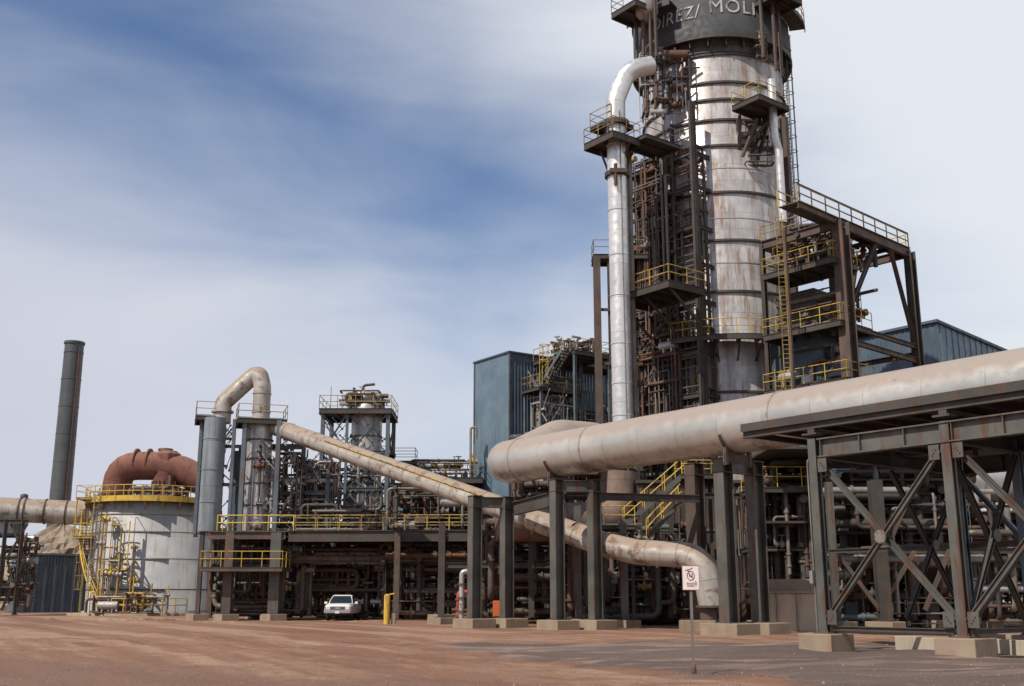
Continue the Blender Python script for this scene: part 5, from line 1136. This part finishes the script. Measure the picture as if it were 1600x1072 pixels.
# ---- yellow stair under the duct
t = thing('yellow_stair', 'steel stair with bright yellow handrails climbing right beneath the overhead duct', 'stairs', (gx(1000, 64), 64, 0))
s0, s1 = at(975, 822, 64.5), at(1068, 742, 64.2)
stair(t, s0, s1, V(0, 1, 0), .95, M['steel'], M['yellow'])
s2, s3 = at(1000, 872, 66), at(1082, 788, 66); stair(t, at(1012, 838, 66), at(1082, 765, 66), V(0, 1, 0), .9, M['steel'], M['yellow'])
deck(t, V(s1.x+.9, 64.8, s1.z), 2.2, 2.6, X1, Y1, t=.3, sides='AC', mat=M['dark'], railmat=M['yellow'])
deck(t, V(s0.x-.4, 64.8, s0.z), 1.9, 2.4, X1, Y1, t=.25, sides='AD', mat=M['dark'], railmat=M['yellow'])
for x_ in (s0.x-1.2, s0.x+.6, s1.x+1.8): column(t, (x_, 65.8), s0.z if x_ < s0.x+1 else s1.z, .2, .2, .1, M['dark'], up=Y1)
# ---- dark hall added behind the stair and columns to block light
t = thing('light_block_hall', 'dark sheeted hall added behind the duct columns to block light', 'building', (gx(900, 84), 84, 0))
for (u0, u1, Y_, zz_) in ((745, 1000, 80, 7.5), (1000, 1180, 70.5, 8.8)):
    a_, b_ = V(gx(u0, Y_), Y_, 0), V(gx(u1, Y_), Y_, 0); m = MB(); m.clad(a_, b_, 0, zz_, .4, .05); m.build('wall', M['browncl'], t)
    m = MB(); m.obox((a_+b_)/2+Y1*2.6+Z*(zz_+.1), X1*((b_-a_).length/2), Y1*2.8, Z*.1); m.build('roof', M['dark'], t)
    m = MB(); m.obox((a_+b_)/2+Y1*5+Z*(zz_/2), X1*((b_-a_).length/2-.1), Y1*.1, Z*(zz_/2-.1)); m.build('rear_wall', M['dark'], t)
t = thing('central_pipework', 'dense shaded pipework and machinery between the duct columns and the hall behind', 'pipework', (gx(870, 72), 72, 0))
clutter(t, 81, V(gx(745, 70), 70, 0), 7, 6, .3, 6.4, 32, 14, 9, 22, (.07, .26), X1, Y1, gear=12)
t = thing('central_pipework', 'dark pipe runs and drums in the shade below the yellow stair', 'pipework', (gx(980, 67), 67, 0))
clutter(t, 82, V(gx(900, 67), 66.8, 0), 7.6, 3, .3, 6.0, 28, 12, 9, 18, (.07, .26), X1, Y1, gear=12)
t = thing('upper_pipework', 'small pipes and valves between duct and stair, left of the tower base', 'pipework', (gx(960, 76), 76, 7))
clutter(t, 83, V(gx(800, 74), 74, 0), 12, 3, 7.5, 12.5, 24, 10, 9, 12, (.06, .25), X1, Y1, gear=8)
# beams and frame of the central area
t = thing('plant_frame', 'shaded steel frame of columns and beams standing behind the duct columns', 'frame', (gx(900, 70), 70, 0))
for u_, Y_, z_, d_ in ((690, 70, 6.2, .4), (830, 70, 7, .35), (903, 66, 7, .4), (975, 63, 6.0, .42), (1010, 68, 7, .35), (1050, 68, 9, .35), (1190, 62, 11, .5), (1210, 66, 12, .35), (1240, 68, 9, .3)):
    column(t, (gx(u_, Y_, 3), Y_), z_, d_, d_, .4, M['steel'] if u_ in (975, 1190, 903) else M['dark'], up=Y1, foot=(1.5, 1.1) if u_ in (975, 1190, 903, 690) else None)
for a_, b_, Y_, z_ in ((690, 1010, 70, 3.6), (690, 830, 70, 5.6), (830, 1050, 68, 5.6), (1000, 1250, 67, 4.3), (1100, 1290, 64, 7.4), (1190, 1300, 62, 3.6)):
    m = MB(); m.ib(V(gx(a_, Y_), Y_, z_), V(gx(b_, Y_), Y_, z_), .35, .22, .03); m.build('beam', M['dark'], t)
# ---- right hand lower plant, seen under and through the trestle
t = thing('right_pipework', 'pipes, decks and yellow rails below the duct between grey columns and trestle', 'pipework', (gx(1230, 62), 62, 0))
clutter(t, 91, V(gx(1190, 60), 60, 0), 4.6, 5, 1.8, 9.0, 30, 12, 9, 22, (.06, .22), X1, Y1, GR+[M['dark'], M['dark']], gear=8)  # extra dark pipe colours stand in for deep shade here
deck(t, V(gx(1236, 61), 61, zat(765, 61, 1230)), 4.0, 3, X1, Y1, t=.3, sides='ABD', mat=M['dark'], railmat=M['yellow'])
deck(t, V(gx(1236, 62), 62, zat(855, 61, 1230)), 4.6, 3, X1, Y1, t=.25, sides='', mat=M['dark'])
t = thing('right_pipework', 'large tangle of pipes and pumps seen through the trestle cross bracing', 'pipework', (gx(1400, 60), 60, 0))
clutter(t, 92, V(gx(1290, 58), 58, 0), 9.5, 6, .3, 8.5, 34, 16, 12, 24, (.07, .24), X1, Y1, GR+[M['vessel'], M['dark'], M['dark'], M['steel_blue']], gear=14)  # dark pipe colours weighted up to deepen the shade behind the trestle
t = thing('right_pipework', 'pipe runs and small drums behind the trestle at the right edge of the plant', 'pipework', (gx(1550, 60), 60, 0))
clutter(t, 93, V(gx(1500, 58), 58, 0), 7, 7, .3, 6.5, 26, 12, 12, 22, (.07, .24), X1, Y1, GR+[M['vessel'], M['silver']], gear=14)
t = thing('plant_frame', 'steel columns and knee braces standing behind the trestle bay', 'frame', (gx(1380, 58), 58, 0))
for u_, Y_, z_, d_, mt in ((1303, 57, 7.5, .35, 'steel'), (1377, 57, 7.6, .62, 'dark'), (1448, 60, 8.4, .75, 'dark'), (1530, 60, 6.4, .4, 'dark'), (1640, 60, 6, .4, 'dark')):
    column(t, (gx(u_, Y_, 3), Y_), z_, d_, d_, .45, M[mt], up=Y1, foot=(1.6, 1.2))
for u0_, u1_, Y_, z_ in ((1185, 1700, 61.5, 9.3), (1300, 1700, 61.5, 5.0), (1190, 1300, 62, 5.6)):
    m = MB(); m.obox(V((gx(u0_, Y_)+gx(u1_, Y_))/2, Y_, z_), X1*((gx(u1_, Y_)-gx(u0_, Y_))/2), Y1*(4.6 if z_ > 9 else 2.6), Z*.06); m.build('shade_plate', M['dark'], t)  # hidden slabs added to cast shade on the pipework below
for a_, b_, Y_, z_ in ((1290, 1640, 57.5, 4.0), (1290, 1480, 60, 7.6), (1377, 1640, 60.4, 5.9)): m = MB(); m.ib(V(gx(a_, Y_), Y_, z_), V(gx(b_, Y_), Y_, z_), .3, .2, .03); m.build('beam', M['dark'], t)
m = MB()
for a_, b_, z0_, z1_ in ((1377, 1315, 1, 3.9), (1377, 1440, 1, 4), (1448, 1400, 7.4, 4.4), (1448, 1510, 1, 5)): m.bar(V(gx(a_, 57.2), 57.2, z0_), V(gx(b_, 57.2), 57.2, z1_), .18, .2)
m.build('brace', M['brown'], t)
# horizontal silver vessels at the right
for i, (u0, u1, Y_, v, r_, lb) in enumerate(((1500, 1720, 72, 748, 1.5, 'upper long silver vessel seen beyond the trestle at the right edge'), (1470, 1720, 70, 815, 1.2, 'lower long silver vessel seen beyond the trestle at the right edge'), (1500, 1700, 66, 870, .8, 'small grey drum lying low behind the trestle at the right edge'))):
    z = zat(v, Y_, 1560); c0, c1 = V(gx(u0, Y_, z), Y_, z), V(gx(u1, Y_, z), Y_, z); t = thing('horizontal_vessel', lb, 'vessel', (c0.x, Y_, 0), 'horizontal vessels beyond the trestle')
    m = MB(); m.lathe((0, 0, 0), [(.01, -.45*r_), (r_*.55, -.36*r_), (r_*.88, -.16*r_), (r_, 0), (r_, (c1-c0).length), (.9*r_, (c1-c0).length+.2)], 28)
    m.v = [(c0.x+zz_, c0.y+x, c0.z+y) for x, y, zz_ in m.v]; m.build('shell', M['silver'], t)
    bands(t, M['vessel'], [(c0+X1*(1+k*2.2), c0+X1*(1.1+k*2.2), r_+.04) for k in range(4)])
    for k in (1.2, 5.2): m = MB(); m.obox(V(c0.x+k, Y_, z/2-r_*.3), X1*.18, Y1*r_*.8, Z*(z/2-r_*.3)); m.build('saddle', M['conc'], t)
    m = MB(); m.tube([c0+V(2.4, 0, r_), c0+V(2.4, 0, r_+.7), c0+V(4.4, 0, r_+.7)], .16, 10, bend=.3); m.build('nozzle', M['vessel'], t)
for i, (u_, v, Y_, r_) in enumerate(((1540, 722, 64, .12), (1565, 740, 64, .1))):
    pass
# dark backdrops added to keep the depth of the plant in shade
for nm, lb, u0, u1, Y_, z_ in (('dark_backdrop', 'dark backdrop block added to deepen the shade behind the walkway frame', 292, 760, 112, 8.2), ('dark_backdrop', 'dark backdrop block added to deepen the shade behind the trestle', 1180, 1500, 74, 9.5), ('dark_backdrop', 'low dark backdrop wall added far behind the silver vessels at right', 1480, 1900, 92, 6.0)):
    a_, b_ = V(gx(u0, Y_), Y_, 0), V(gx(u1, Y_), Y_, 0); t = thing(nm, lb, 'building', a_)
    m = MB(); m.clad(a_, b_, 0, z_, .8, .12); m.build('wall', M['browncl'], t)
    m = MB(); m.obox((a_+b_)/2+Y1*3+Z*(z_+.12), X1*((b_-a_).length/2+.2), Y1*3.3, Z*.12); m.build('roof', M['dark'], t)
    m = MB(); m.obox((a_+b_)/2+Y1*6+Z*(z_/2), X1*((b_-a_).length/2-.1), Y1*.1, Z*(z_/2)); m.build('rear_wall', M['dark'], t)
    r2 = random.Random(Y_)
    for k in range(6): x = a_.x+(b_.x-a_.x)*(k+.5)/6; mm = MB(); mm.box(V(x, Y_-.12, z_*.45), (1.2, .1, 1.6)); mm.build('louvre', M['dark'], t)
